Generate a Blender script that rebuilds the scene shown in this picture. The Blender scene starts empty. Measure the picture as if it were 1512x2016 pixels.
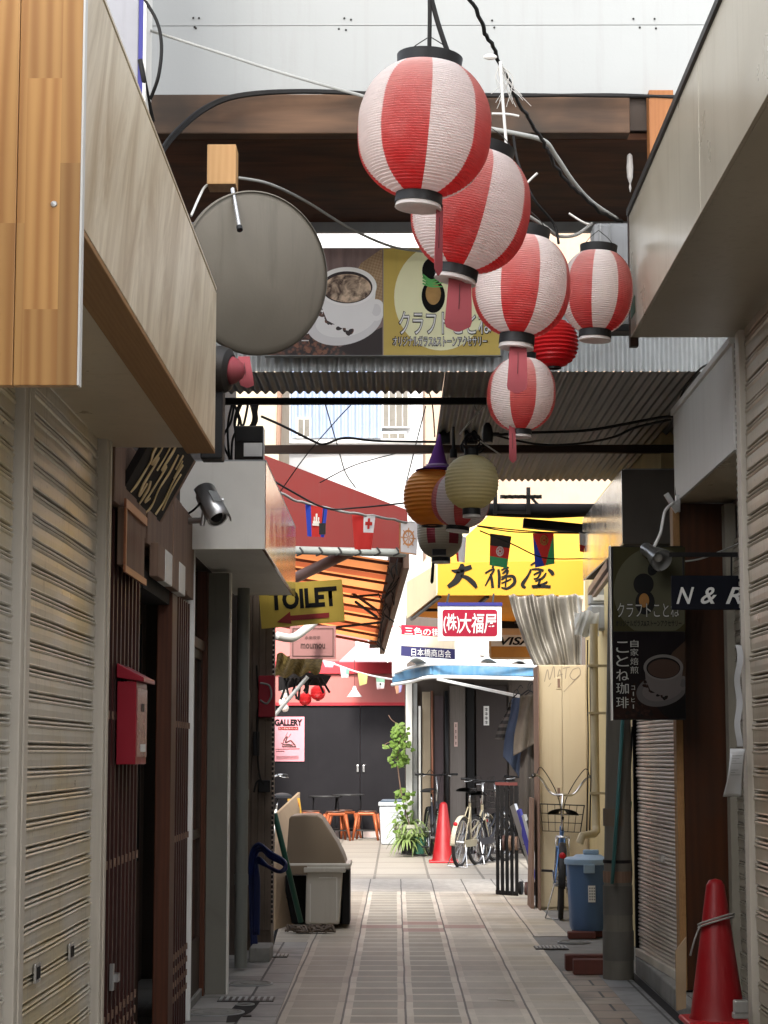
import bpy, bmesh, math, random
from mathutils import Vector, Matrix, noise as mnoise
random.seed(7)
SC = bpy.context.scene
COL = SC.collection
R = math.radians
# ---------------------------------------------------------------- camera, world, sun, exposure
F, CX, CY, HOR, VPX, EYE = 4032.0, 756.0, 1008.0, 1485.0, 780.0, 1.40
PIT = math.atan((HOR-CY)/F); YAW = math.atan((VPX-CX)/F*math.cos(PIT))
cd = bpy.data.cameras.new('camera'); cam = bpy.data.objects.new('camera', cd); COL.objects.link(cam)
cam.location = (0, 0, EYE); cam.rotation_euler = (R(90)+PIT, 0, YAW)
cd.sensor_fit = 'VERTICAL'; cd.sensor_height = 36.0; cd.lens = F/2016*36
cd.clip_start = 0.1; cd.clip_end = 500
SC.camera = cam
SUN = Vector((0.17, 1.1, -1.0)).normalized()
EL = math.asin(-SUN.z); AZ = math.atan2(-SUN.x, -SUN.y)
w = bpy.data.worlds.new('World'); SC.world = w; w.use_nodes = True
wn = w.node_tree; bg = wn.nodes['Background']
sky = wn.nodes.new('ShaderNodeTexSky'); sky.sky_type = 'NISHITA'; sky.sun_disc = False
sky.sun_elevation = EL; sky.sun_rotation = AZ; sky.air_density = 1.0; sky.dust_density = 3.0; sky.ozone_density = 1.0
hsv = wn.nodes.new('ShaderNodeHueSaturation'); hsv.inputs['Saturation'].default_value = .30
wn.links.new(sky.outputs[0], hsv.inputs['Color']); wn.links.new(hsv.outputs[0], bg.inputs[0]); bg.inputs[1].default_value = 0.15
sl = bpy.data.lights.new('sun', 'SUN'); sl.energy = 1.4; sl.angle = R(10); sl.color = (1, .95, .87)
so = bpy.data.objects.new('sun', sl); COL.objects.link(so); so.rotation_euler = SUN.to_track_quat('-Z', 'Y').to_euler()
SC.view_settings.view_transform = 'Standard'; SC.view_settings.look = 'None'
SC.view_settings.exposure = 2.1; SC.view_settings.gamma = 1.0; SC.view_settings.use_curve_mapping = False
SC.render.engine = 'CYCLES'; SC.cycles.max_bounces = 10; SC.cycles.diffuse_bounces = 6; SC.cycles.caustics_reflective = False
# ---------------------------------------------------------------- measuring helpers
RM = cam.rotation_euler.to_matrix(); CL = Vector((0, 0, EYE))
def ray(px, py): return RM @ Vector(((px-CX)/F, -(py-CY)/F, -1))
def P(px, py, Y): v = ray(px, py); return CL + v*(Y/v.y)
def PX(px, py, X): v = ray(px, py); return CL + v*(X/v.x)
def PZ(px, py, Z): v = ray(px, py); return CL + v*((Z-EYE)/v.z)
# ---------------------------------------------------------------- mesh builder
def frame(d):
    d = d.normalized(); a = Vector((0, 0, 1)) if abs(d.z) < .9 else Vector((1, 0, 0))
    u = a.cross(d).normalized(); return u, d.cross(u).normalized()
class MB:
    def __init__(s): s.v = []; s.f = []; s.m = []
    def face(s, pts, m=0):
        i = len(s.v); s.v += [Vector(p) for p in pts]; s.f.append(list(range(i, i+len(pts)))); s.m.append(m); return s
    def raw(s, vs, fs, m=0):
        i = len(s.v); s.v += [Vector(p) for p in vs]
        for f in fs: s.f.append([i+k for k in f]); s.m.append(m)
        return s
    def box(s, a, b, m=0):
        x0, x1 = sorted((a[0], b[0])); y0, y1 = sorted((a[1], b[1])); z0, z1 = sorted((a[2], b[2]))
        v = [(x0,y0,z0),(x1,y0,z0),(x1,y1,z0),(x0,y1,z0),(x0,y0,z1),(x1,y0,z1),(x1,y1,z1),(x0,y1,z1)]
        return s.raw(v, [(0,3,2,1),(4,5,6,7),(0,1,5,4),(1,2,6,5),(2,3,7,6),(3,0,4,7)], m)
    def prism(s, pts, vec, m=0):
        pts = [Vector(p) for p in pts]; n = len(pts); vec = Vector(vec)
        fs = [tuple(range(n)), tuple(range(2*n-1, n-1, -1))] + [(i, (i+1) % n, n+(i+1) % n, n+i) for i in range(n)]
        return s.raw(pts+[p+vec for p in pts], fs, m)
    def bar(s, a, b, wd, ht=None, m=0, up=(0,0,1)):
        a = Vector(a); b = Vector(b); d = (b-a).normalized(); ht = ht or wd
        u = Vector(up).cross(d)
        u = u.normalized() if u.length > 1e-4 else Vector((1,0,0)); t = d.cross(u)
        q = [a+u*wd/2+t*ht/2, a-u*wd/2+t*ht/2, a-u*wd/2-t*ht/2, a+u*wd/2-t*ht/2]
        return s.prism(q, b-a, m)
    def tube(s, pts, r, n=8, m=0, closed=False):
        pts = [Vector(p) for p in pts]; k = len(pts); vs = []; u = None
        for i, p in enumerate(pts):
            if closed: d = pts[(i+1) % k]-pts[i-1]
            else: d = pts[min(i+1, k-1)]-pts[max(i-1, 0)]
            d = d.normalized() if d.length > 1e-9 else Vector((0,0,1))
            if u is None: u, _ = frame(d)
            u = (u-d*u.dot(d)); u = u.normalized() if u.length > 1e-6 else frame(d)[0]
            t = d.cross(u); rr = r[i] if isinstance(r, (list, tuple)) else r
            for j in range(n):
                a = 2*math.pi*j/n; vs.append(p+(u*math.cos(a)+t*math.sin(a))*rr)
        fs = []
        for i in range(k if closed else k-1):
            i2 = (i+1) % k
            for j in range(n): fs.append((i*n+j, i*n+(j+1) % n, i2*n+(j+1) % n, i2*n+j))
        if not closed: fs += [tuple(range(n-1, -1, -1)), tuple(range((k-1)*n, k*n))]
        return s.raw(vs, fs, m)
    def lathe(s, prof, c=(0,0,0), n=32, axis=(0,0,1), mf=None, cap=True, ph=0.0):
        c = Vector(c); ax = Vector(axis).normalized()
        if abs(ax.z) > .999: u, t = Vector((1,0,0)), Vector((0,1,0))
        else: u, t = frame(ax)
        i0 = len(s.v)
        for r, z in prof:
            for j in range(n):
                a = ph+2*math.pi*j/n; s.v.append(c+ax*z+(u*math.cos(a)+t*math.sin(a))*r)
        for i in range(len(prof)-1):
            for j in range(n):
                s.f.append([i0+i*n+j, i0+i*n+(j+1) % n, i0+(i+1)*n+(j+1) % n, i0+(i+1)*n+j]); s.m.append(mf(i, j) if mf else 0)
        if cap:
            s.f.append([i0+j for j in range(n-1, -1, -1)]); s.m.append(mf(0, 0) if mf else 0)
            k = len(prof)-1; s.f.append([i0+k*n+j for j in range(n)]); s.m.append(mf(k-1, 0) if mf else 0)
        return s
    def ball(s, c, r, n=16, sc=(1,1,1)):
        k = n//2; c = Vector(c); i0 = len(s.v)
        for i in range(k+1):
            th = math.pi*i/k
            for j in range(n):
                a = 2*math.pi*j/n
                s.v.append(c+Vector((math.sin(th)*math.cos(a)*sc[0], math.sin(th)*math.sin(a)*sc[1], math.cos(th)*sc[2]))*r)
        for i in range(k):
            for j in range(n): s.f.append([i0+i*n+j, i0+i*n+(j+1) % n, i0+(i+1)*n+(j+1) % n, i0+(i+1)*n+j]); s.m.append(0)
        return s
    def grid(s, fn, nu, nv, m=0, mf=None):
        i0 = len(s.v)
        for i in range(nu+1):
            for j in range(nv+1): s.v.append(Vector(fn(i/nu, j/nv)))
        for i in range(nu):
            for j in range(nv):
                a = i0+i*(nv+1)+j; s.f.append([a, a+nv+1, a+nv+2, a+1]); s.m.append(mf(i/nu, j/nv) if mf else m)
        return s
    def build(s, name, mats, parent=None, smooth=False, bevel=0.0, solid=0.0, loc=None, angle=None):
        off = Vector(LOC[parent]) if parent is not None else Vector(loc or (0,0,0))
        me = bpy.data.meshes.new(name)
        me.from_pydata([tuple(v-off) for v in s.v], [], s.f)
        mats = mats if isinstance(mats, (list, tuple)) else [mats]
        for mt in mats: me.materials.append(mt)
        for p, mi in zip(me.polygons, s.m): p.material_index = mi
        bm = bmesh.new(); bm.from_mesh(me)
        bmesh.ops.remove_doubles(bm, verts=bm.verts, dist=1e-5)
        bmesh.ops.recalc_face_normals(bm, faces=bm.faces); bm.to_mesh(me); bm.free()
        o = bpy.data.objects.new(name, me); COL.objects.link(o)
        if parent is not None: o.parent = parent
        else: o.location = off
        LOC[o] = off
        if smooth:
            for p in me.polygons: p.use_smooth = True
            if angle:
                try: me.set_sharp_from_angle(angle=R(angle))
                except Exception: pass
        if solid:
            md = o.modifiers.new('thick', 'SOLIDIFY'); md.thickness = solid; md.offset = 0
        if bevel:
            md = o.modifiers.new('edge', 'BEVEL'); md.width = bevel; md.segments = 2; md.limit_method = 'ANGLE'; md.angle_limit = R(40)
        return o
LOC = {}
def tag(o, label, cat, group=None):
    o['label'] = label; o['category'] = cat
    if group: o['group'] = group
    return o
def thing(name, label, cat, loc, group=None):
    o = bpy.data.objects.new(name, None); COL.objects.link(o); o.location = loc; o.empty_display_size = .1
    LOC[o] = Vector(loc); return tag(o, label, cat, group)
def struct(o, kind='structure'): o['kind'] = kind; return o
def rel(o, label): o['label'] = label; return o
def dup(root, loc, rotz=0.0, label=None, scale=None):
    r = root.copy(); COL.objects.link(r); r.location = loc; r.rotation_euler = (0, 0, rotz)
    if scale: r.scale = (scale,)*3
    if label: r['label'] = label
    def rec(a, b):
        for ch in list(a.children):
            c = ch.copy(); COL.objects.link(c); c.parent = b; rec(ch, c)
    rec(root, r); return r
def text(s, c, rt, up, wd, ht, mat, parent, name='lettering', bold=0.0, shear=0.0, space=1.0, depth=.002, lift=.003, nrm=None, line=1.0):
    """a line of lettering fitted to a wd x ht box centred on c, in the plane of rt and up"""
    cu = bpy.data.curves.new('t', 'FONT'); cu.body = s; cu.offset = bold; cu.shear = shear; cu.space_character = space; cu.space_line = line
    cu.align_x = 'CENTER'; cu.extrude = 0; cu.resolution_u = 3
    o = bpy.data.objects.new('t', cu); COL.objects.link(o); bpy.context.view_layer.update()
    me = bpy.data.meshes.new_from_object(o.evaluated_get(bpy.context.evaluated_depsgraph_get()))
    bpy.data.objects.remove(o); bpy.data.curves.remove(cu)
    xs = [v.co.x for v in me.vertices]; ys = [v.co.y for v in me.vertices]
    x0, x1, y0, y1 = min(xs), max(xs), min(ys), max(ys)
    rt = Vector(rt).normalized(); up = Vector(up).normalized(); n = Vector(nrm) if nrm else rt.cross(up)
    off = LOC[parent]; c = Vector(c)
    for v in me.vertices:
        a = ((v.co.x-x0)/(x1-x0)-.5)*wd; b = ((v.co.y-y0)/(y1-y0)-.5)*ht
        v.co = c+rt*a+up*b+n*lift-off
    me.name = name; me.materials.clear(); me.materials.append(mat)
    ob = bpy.data.objects.new(name, me); COL.objects.link(ob); ob.parent = parent; LOC[ob] = off
    return ob
def spline(pts, k=8):
    pts = [Vector(p) for p in pts]; n = len(pts); out = []
    for i in range(n-1):
        p0 = pts[max(i-1, 0)]; p1 = pts[i]; p2 = pts[i+1]; p3 = pts[min(i+2, n-1)]
        for j in range(k):
            t = j/k
            out.append(.5*((2*p1)+(p2-p0)*t+(2*p0-5*p1+4*p2-p3)*t*t+(3*p1-p0-3*p2+p3)*t**3))
    out.append(pts[-1]); return out
def brush(mb, pts, fn, k=6, m=0):
    """pts: (x, y, width) brush strokes in a plane, fn maps (x, y) to a point"""
    sp = spline([Vector(p) for p in pts], k); L = []; Rr = []
    for i, p in enumerate(sp):
        d = (sp[min(i+1, len(sp)-1)]-sp[max(i-1, 0)]).to_2d()
        d = d.normalized() if d.length > 1e-9 else Vector((1, 0)); q = Vector((-d.y, d.x))*max(p.z, .001)/2
        L.append(fn(p.x+q.x, p.y+q.y)); Rr.append(fn(p.x-q.x, p.y-q.y))
    for i in range(len(sp)-1): mb.face([L[i], L[i+1], Rr[i+1], Rr[i]], m)
def sag(a, b, s=.1, k=14, wob=0.0):
    a = Vector(a); b = Vector(b); o = []
    for i in range(k+1):
        t = i/k; p = a.lerp(b, t); p.z -= 4*s*t*(1-t)
        if 0 < i < k and wob: p += Vector((random.uniform(-wob, wob), 0, random.uniform(-wob, wob)))
        o.append(p)
    return o
# ---------------------------------------------------------------- materials
def nm(name):
    m = bpy.data.materials.new(name); m.use_nodes = True; nt = m.node_tree
    return m, nt, nt.nodes['Principled BSDF'], nt.nodes['Material Output']
def nd(nt, t, **kw):
    n = nt.nodes.new(t)
    for k, v in kw.items(): setattr(n, k, v)
    return n
def val(nt, sock, v):
    if hasattr(v, 'links') or hasattr(v, 'is_linked'): nt.links.new(v, sock)
    else: sock.default_value = v
def mth(nt, op, a, b=0.0, c=None):
    n = nd(nt, 'ShaderNodeMath', operation=op); val(nt, n.inputs[0], a); val(nt, n.inputs[1], b)
    if c is not None: val(nt, n.inputs[2], c)
    return n.outputs[0]
def mixc(nt, f, a, b, bt='MIX'):
    n = nd(nt, 'ShaderNodeMix', data_type='RGBA', blend_type=bt); val(nt, n.inputs[0], f)
    for s_, v in ((n.inputs[6], a), (n.inputs[7], b)):
        if hasattr(v, 'is_linked'): nt.links.new(v, s_)
        else: s_.default_value = (*v[:3], 1)
    return n.outputs[2]
def ramp(nt, f, lo, hi):
    n = nd(nt, 'ShaderNodeMapRange'); val(nt, n.inputs[0], f); n.inputs[1].default_value = lo; n.inputs[2].default_value = hi; return n.outputs[0]
def coords(nt, scale=(1,1,1), kind='Object', rot=(0,0,0)):
    t = nd(nt, 'ShaderNodeTexCoord'); mp = nd(nt, 'ShaderNodeMapping'); mp.inputs['Scale'].default_value = scale; mp.inputs['Rotation'].default_value = rot
    nt.links.new(t.outputs[kind], mp.inputs[0]); return mp.outputs[0]
def noise(nt, vec, sc, det=4, rough=.55, dist=0.0):
    n = nd(nt, 'ShaderNodeTexNoise'); nt.links.new(vec, n.inputs['Vector']); n.inputs['Scale'].default_value = sc
    n.inputs['Detail'].default_value = det; n.inputs['Roughness'].default_value = rough; n.inputs['Distortion'].default_value = dist; return n.outputs[0]
def bump(nt, b, h, st, dist=.01):
    n = nd(nt, 'ShaderNodeBump'); n.inputs['Strength'].default_value = st; n.inputs['Distance'].default_value = dist
    nt.links.new(h, n.inputs['Height']); nt.links.new(n.outputs[0], b.inputs['Normal'])
def paint(name, col, rough=.5, metal=0.0, var=.1, dirt=.25, dirtcol=(.06,.05,.04), sc=5, streak=(1,1,1), bmp=.08, trans=0.0, fine=60, spec=.28):
    m, nt, b, out = nm(name); b.inputs['Specular IOR Level'].default_value = spec; v = coords(nt, streak); n1 = noise(nt, v, sc, 5, .6); n2 = noise(nt, v, sc*.37, 3, .6, .5); n3 = noise(nt, coords(nt), fine, 2)
    k = mth(nt, 'MULTIPLY_ADD', n1, 2*var, 1-var); base = mixc(nt, 1.0, col, k, 'MULTIPLY')
    st = ramp(nt, noise(nt, coords(nt, (6,6,.35)), 3.2, 4, .65), .52, .82); d = mth(nt, 'MULTIPLY', mth(nt, 'MAXIMUM', ramp(nt, n2, .48, .75), mth(nt, 'MULTIPLY', st, .8)), dirt); c = mixc(nt, d, base, dirtcol)
    nt.links.new(c, b.inputs['Base Color']); b.inputs['Metallic'].default_value = metal
    rr = mth(nt, 'MULTIPLY_ADD', n1, .25, rough-.12); nt.links.new(rr, b.inputs['Roughness'])
    if bmp: bump(nt, b, mth(nt, 'ADD', n3, n1), bmp, .004)
    if trans:
        tr = nd(nt, 'ShaderNodeBsdfTranslucent'); nt.links.new(c, tr.inputs[0]); mx = nd(nt, 'ShaderNodeMixShader'); mx.inputs[0].default_value = trans
        nt.links.new(b.outputs[0], mx.inputs[1]); nt.links.new(tr.outputs[0], mx.inputs[2]); nt.links.new(mx.outputs[0], out.inputs[0])
    return m
def wood(name, c1, c2, axis='Z', rough=.55, ring=9, fine=1.0, dirt=.0):
    m, nt, b, out = nm(name); s = {'X': (.08,1,1), 'Y': (1,.08,1), 'Z': (1,1,.08)}[axis]
    v = coords(nt, s); n1 = noise(nt, v, ring, 4, .6, 1.2); n2 = noise(nt, v, ring*9*fine, 3, .7); n3 = noise(nt, coords(nt), 2.5, 3)
    wv = nd(nt, 'ShaderNodeTexWave'); nt.links.new(v, wv.inputs['Vector']); wv.inputs['Scale'].default_value = ring*1.6; wv.inputs['Distortion'].default_value = 9; wv.inputs['Detail'].default_value = 3; wv.inputs['Detail Scale'].default_value = .7
    f = mth(nt, 'MULTIPLY_ADD', n2, .40, mth(nt, 'MULTIPLY_ADD', ramp(nt, n1, .36, .66), .38, mth(nt, 'MULTIPLY', wv.outputs[1], .28))); c = mixc(nt, f, c1, c2)
    if dirt: c = mixc(nt, mth(nt, 'MULTIPLY', ramp(nt, n3, .45, .7), dirt), c, (.03,.025,.02))
    nt.links.new(c, b.inputs['Base Color']); b.inputs['Roughness'].default_value = rough; bump(nt, b, n2, .12, .003); b.inputs['Specular IOR Level'].default_value = .25; return m
def glass(name, col=(.02,.022,.024), rough=.12):
    m, nt, b, out = nm(name); b.inputs['Base Color'].default_value = (*col, 1); b.inputs['Roughness'].default_value = rough
    n = noise(nt, coords(nt), 3, 3); bump(nt, b, n, .03, .01); return m
def shutter_mat(name, c1, c2, dirt):
    m, nt, b, out = nm(name); n1 = noise(nt, coords(nt, (1,.6,1.2)), 1.3, 3, .6, .4); n2 = noise(nt, coords(nt, (1,.5,.9)), 5, 5, .65); n3 = noise(nt, coords(nt, (1,7,.7)), 6, 4, .7); n4 = noise(nt, coords(nt), 38, 2, .5)
    c = mixc(nt, ramp(nt, n1, .45, .63), c1, c2); c = mixc(nt, 1.0, c, mth(nt, 'MULTIPLY_ADD', n2, .5, .74), 'MULTIPLY')
    c = mixc(nt, mth(nt, 'MULTIPLY', ramp(nt, n3, .54, .8), .6), c, dirt); c = mixc(nt, mth(nt, 'MULTIPLY', ramp(nt, n4, .68, .74), .5), c, tuple(x*.45 for x in dirt))
    nt.links.new(c, b.inputs['Base Color']); b.inputs['Metallic'].default_value = .35; nt.links.new(mth(nt, 'MULTIPLY_ADD', n2, .5, .12), b.inputs['Roughness']); bump(nt, b, mth(nt, 'ADD', n2, mth(nt, 'MULTIPLY', n1, 1.5)), .25, .01); return m
CREAM = shutter_mat('cream_metal', (.64,.61,.54), (.64,.54,.33), (.20,.16,.11))
CREAM2 = paint('cream_rail', (.58,.53,.45), .5, .1, .1, .4, (.12,.09,.06), 6, (1,1,.2))
BROWNSH = shutter_mat('brown_shutter', (.42,.36,.27), (.37,.285,.18), (.12,.09,.06))
GREYSH = paint('grey_shutter', (.30,.28,.24), .5, .1, .1, .3)
BLACK = paint('black_plastic', (.008,.008,.009), .5, 0, .2, .15, (.03,.027,.025)); BLACK.node_tree.nodes['Principled BSDF'].inputs['Specular IOR Level'].default_value = .3
MATBLK = paint('matt_black', (.007,.0065,.007), .8, 0, .2, .3, (.02,.018,.016))
DARKM = paint('dark_metal', (.025,.024,.023), .5, .3, .2, .4, (.06,.035,.02))
STEEL = paint('steel', (.55,.55,.55), .3, .9, .08, .3, (.12,.11,.10))
GREYM = paint('grey_metal', (.33,.34,.34), .5, .2, .1, .35)
LGREY = paint('light_grey_panel', (.70,.69,.65), .5, 0, .06, .25, (.25,.23,.2), 3, (1.4,1.4,.4))
WHITE = paint('white_paint', (.78,.78,.76), .5, 0, .05, .2, (.3,.28,.25))
WHITEP = paint('white_print', (.82,.82,.80), .5, 0, .03, .08, (.4,.38,.35))
CONC = paint('concrete', (.24,.235,.22), .85, 0, .25, .5, (.09,.085,.08), 7, (1,1,1), .3)
SLAB = paint('grey_slab', (.17,.175,.175), .7, 0, .3, .6, (.06,.06,.06), 8, (1,1,1), .35)
PLASTER = paint('yellow_plaster', (.62,.50,.26), .9, 0, .08, .3, (.28,.2,.1), 3, (1.5,1.5,.3), .35, fine=90)
WALLU = paint('pale_mortar_wall', (.70,.68,.64), .85, 0, .08, .3, (.2,.19,.17), 2, (1.5,1.5,.4), .15)
WALLG = paint('grey_wall', (.30,.29,.27), .85, 0, .12, .4, (.1,.09,.08), 3, (1.5,1.5,.4), .2)
WALLB = paint('brown_wall', (.085,.067,.056), .8, 0, .15, .4, (.03,.024,.02), 4, (1.5,1.5,.3), .2)
RED = paint('red_plastic', (.42,.012,.018), .42, 0, .08, .2, (.12,.02,.02))
MAILRED = paint('red_enamel', (.28,.012,.025), .35, .1, .06, .15, (.1,.01,.01))
PINKP = paint('pink_paper', (.42,.095,.11), .85, 0, .06, .1, trans=.25)
PRINTBLK = paint('black_print', (.010,.010,.010), .95, 0, .1, .1, bmp=0); PRINTBLK.node_tree.nodes['Principled BSDF'].inputs['Specular IOR Level'].default_value = .15
PRINTRED = paint('red_print', (.33,.006,.03), .6, 0, .05, .05)
BLUEP = paint('blue_print', (.035,.035,.20), .5, 0, .05, .1)
GOLD = paint('gold_leaf', (.62,.46,.22), .4, .3, .15, .2)
# ---------------------------------------------------------------- the ground
def paving_mat():
    m, nt, b, out = nm('paving'); t = nd(nt, 'ShaderNodeTexCoord'); sx = nd(nt, 'ShaderNodeSeparateXYZ'); nt.links.new(t.outputs['Object'], sx.inputs[0])
    X, Y = sx.outputs[0], sx.outputs[1]; M = lambda op, a, b_=0.0, c=None: mth(nt, op, a, b_, c)
    wob = M('MULTIPLY_ADD', noise(nt, coords(nt), 1.2, 2), .014, -.007)
    u = M('DIVIDE', M('ADD', M('ADD', X, .288), wob), .338); v = M('DIVIDE', M('ADD', Y, wob), .33)
    fu = M('FRACT', u); cu = M('FLOOR', u); fv = M('FRACT', v); rv = M('FLOOR', v)
    inb = M('MULTIPLY', M('GREATER_THAN', fu, .13), M('LESS_THAN', fu, .87)); line = M('GREATER_THAN', fv, .17)
    brick = M('MULTIPLY', inb, line)
    cv = nd(nt, 'ShaderNodeCombineXYZ'); nt.links.new(cu, cv.inputs[0]); nt.links.new(rv, cv.inputs[1])
    wnz = nd(nt, 'ShaderNodeTexWhiteNoise', noise_dimensions='2D'); nt.links.new(cv.outputs[0], wnz.inputs[0])
    left = M('LESS_THAN', cu, 1.5); contr = M('ADD', M('MULTIPLY_ADD', left, .55, .3), M('MULTIPLY', wnz.outputs[0], .22))
    contr = M('MULTIPLY', contr, M('MULTIPLY_ADD', M('LESS_THAN', cu, -.5), -.3, 1.0))
    n1 = noise(nt, coords(nt), 6, 5, .65); n2 = noise(nt, coords(nt), 1.1, 4, .6); n3 = noise(nt, coords(nt), 90, 3, .7)
    pale = mixc(nt, n1, (.50,.455,.38), (.68,.63,.54)); pale = mixc(nt, M('MULTIPLY', ramp(nt, wnz.outputs[0], .55, 1.0), .6), pale, (.38,.30,.25))
    dark = mixc(nt, n1, (.22,.205,.165), (.36,.335,.275)); c = mixc(nt, M('MULTIPLY', brick, contr), pale, dark)
    tone = M('MULTIPLY_ADD', noise(nt, coords(nt, (1,.35,1)), 2.3, 5, .7), .7, .62); c = mixc(nt, 1.0, c, tone, 'MULTIPLY'); spot = ramp(nt, noise(nt, coords(nt), 16, 2, .5), .70, .76); c = mixc(nt, M('MULTIPLY', spot, .45), c, (.07,.06,.055))
    yel = M('MULTIPLY', M('MULTIPLY', ramp(nt, n2, .45, .62), .45), ramp(nt, X, .5, 1.0)); c = mixc(nt, yel, c, (.42,.33,.17))
    brn = M('MULTIPLY', M('LESS_THAN', cu, -.5), .4); c = mixc(nt, brn, c, (.24,.19,.135))
    rd = None
    for a, r_ in ((0, 51), (1, 50), (1, 52), (2, 51)):
        k = M('MULTIPLY', M('COMPARE', cu, a, .2), M('COMPARE', rv, r_, .2)); rd = k if rd is None else M('MAXIMUM', rd, k)
    c = mixc(nt, M('MULTIPLY', rd, .7), c, (.26,.115,.11))
    j = M('LESS_THAN', M('PINGPONG', u, .5), .018); jh = M('LESS_THAN', M('FRACT', M('DIVIDE', Y, .99)), .008)
    jl = M('MAXIMUM', j, jh)
    # granite setts beyond the plain paving, then large slabs
    vo = nd(nt, 'ShaderNodeTexVoronoi'); nt.links.new(coords(nt), vo.inputs['Vector']); vo.inputs['Scale'].default_value = 14
    sett = mixc(nt, vo.outputs['Distance'], (.33,.30,.26), (.48,.45,.40)); far1 = M('GREATER_THAN', Y, 21.3); far2 = M('GREATER_THAN', Y, 23.4)
    c = mixc(nt, far1, c, sett)
    big = mixc(nt, n1, (.27,.24,.20), (.37,.335,.285)); c = mixc(nt, far2, c, big)
    u2 = M('PINGPONG', M('DIVIDE', M('ADD', X, .25), .62), .5); v2 = M('PINGPONG', M('DIVIDE', Y, 1.35), .5)
    jb = M('MULTIPLY', M('MAXIMUM', M('LESS_THAN', u2, .024), M('LESS_THAN', v2, .035)), far2)
    jj = M('MAXIMUM', M('MULTIPLY', jl, M('SUBTRACT', 1.0, far2)), M('MULTIPLY', jb, .6))
    c = mixc(nt, M('MULTIPLY', jj, .85), c, (.035,.03,.027))
    c = mixc(nt, M('MULTIPLY', ramp(nt, n2, .5, .8), .22), c, (.12,.105,.09))
    sp = noise(nt, coords(nt), 260, 2, .6); c = mixc(nt, 1.0, c, M('MULTIPLY_ADD', sp, .9, .55), 'MULTIPLY')
    nt.links.new(c, b.inputs['Base Color']); nt.links.new(M('MULTIPLY_ADD', n1, .35, .42), b.inputs['Roughness'])
    h = M('ADD', M('MULTIPLY', jj, -1.0), M('ADD', M('MULTIPLY', n3, .3), M('MULTIPLY', line, .15))); bump(nt, b, h, .5, .006); return m
def slab_mat(name, c1, c2, bw, rh, rot):
    m, nt, b, out = nm(name); v = coords(nt, (1,1,1), 'Object', (0,0,rot)); br = nd(nt, 'ShaderNodeTexBrick'); nt.links.new(v, br.inputs['Vector'])
    br.inputs['Scale'].default_value = 1; br.inputs['Brick Width'].default_value = bw; br.inputs['Row Height'].default_value = rh; br.inputs['Mortar Size'].default_value = .008
    br.inputs['Color1'].default_value = (*c1, 1); br.inputs['Color2'].default_value = (*c2, 1); br.inputs['Mortar'].default_value = (.03,.03,.03,1); br.offset = .37
    n1 = noise(nt, coords(nt), 7, 6, .7); c = mixc(nt, 1.0, br.outputs[0], mth(nt, 'MULTIPLY_ADD', n1, 1.2, .4), 'MULTIPLY')
    c = mixc(nt, mth(nt, 'MULTIPLY', ramp(nt, noise(nt, coords(nt), 2.2, 3), .5, .65), .5), c, (.06,.057,.055))
    nt.links.new(c, b.inputs['Base Color']); nt.links.new(mth(nt, 'MULTIPLY_ADD', n1, .5, .35), b.inputs['Roughness'])
    bump(nt, b, mth(nt, 'ADD', n1, mth(nt, 'MULTIPLY', br.outputs[1], -1)), .5, .01); return m
PAV = paving_mat()
SLABL = slab_mat('left_slabs', (.24,.23,.215), (.32,.31,.29), .55, .42, R(90)); SLABR = slab_mat('right_slabs', (.19,.20,.205), (.25,.255,.255), .9, .24, R(90))
BRK = slab_mat('edge_bricks', (.24,.185,.14), (.33,.275,.22), .6, .31, 0)
struct(MB().face([(-60,-40,0),(60,-40,0),(60,120,0),(-60,120,0)]).build('ground', CONC))
pv = MB().face([(-.565,-2,.004),(1.07,-2,.004),(1.07,13.6,.004),(1.05,16.1,.004),(1.34,16.1,.004),(1.30,21.3,.004),(2.4,21.3,.004),(2.4,34.7,.004),(-3,34.7,.004),(-3,21.3,.004),(-.95,21.3,.004),(-.95,15.6,.004),(-.66,15.6,.004)])
struct(pv.build('paving', PAV))
struct(MB().face([(-1.4,-2,.004),(-.569,-2,.004),(-.664,15.59,.004),(-1.4,15.59,.004)]).build('side_slabs', SLABL))
struct(MB().face([(1.074,-2,.004),(1.285,-2,.004),(1.285,13.55,.004),(1.074,13.55,.004)]).build('brick_edging', BRK))
struct(MB().face([(1.289,-2,.004),(1.47,-2,.004),(1.47,13.55,.004),(1.289,13.55,.004)]).build('gutter_slabs', SLABR))
struct(MB().face([(1.474,-2,.004),(1.53,-2,.004),(1.53,13.5,.004),(1.474,13.5,.004)]).build('gutter', MATBLK))
struct(MB().box((1.534,-2,0), (1.60,11.55,.09)).box((1.534,11.55,0), (1.60,13.4,.12)).build('kerb', CONC, bevel=.012))
def grate(c, sx, sy, label):
    t = thing('drain_grate', label, 'drain cover', (c[0], c[1], .004), 'iron drain grates beside the paving'); x, y = c[0], c[1]
    mb = MB().box((x-sx, y-sy, .005), (x+sx, y+sy, .009)); mb.build('plate', DARKM, t); q = MB(); n = 9
    for i in range(n):
        a = x-sx+2*sx*(i+.5)/n; q.box((a-.008, y-sy*.85, .0095), (a+.008, y+sy*.85, .016))
    q.build('grid', GREYM, t)
def manhole(c, r, label):
    t = thing('manhole_cover', label, 'manhole cover', (c[0], c[1], .004), 'round manhole covers in the side slabs'); x, y = c[0], c[1]
    MB().lathe([(r,.005),(r,.014),(r*.9,.016),(r*.88,.010),(r*.5,.011),(r*.48,.016),(r*.4,.016),(.001,.013)], (x,y,0), 32).build('lid', CONC, t, smooth=True, angle=30)
    MB().lathe([(r*1.12,.005),(r*1.12,.011),(r*1.01,.011),(r*1.01,.005)], (x,y,0), 32, cap=False).build('ring', GREYM, t)
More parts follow.
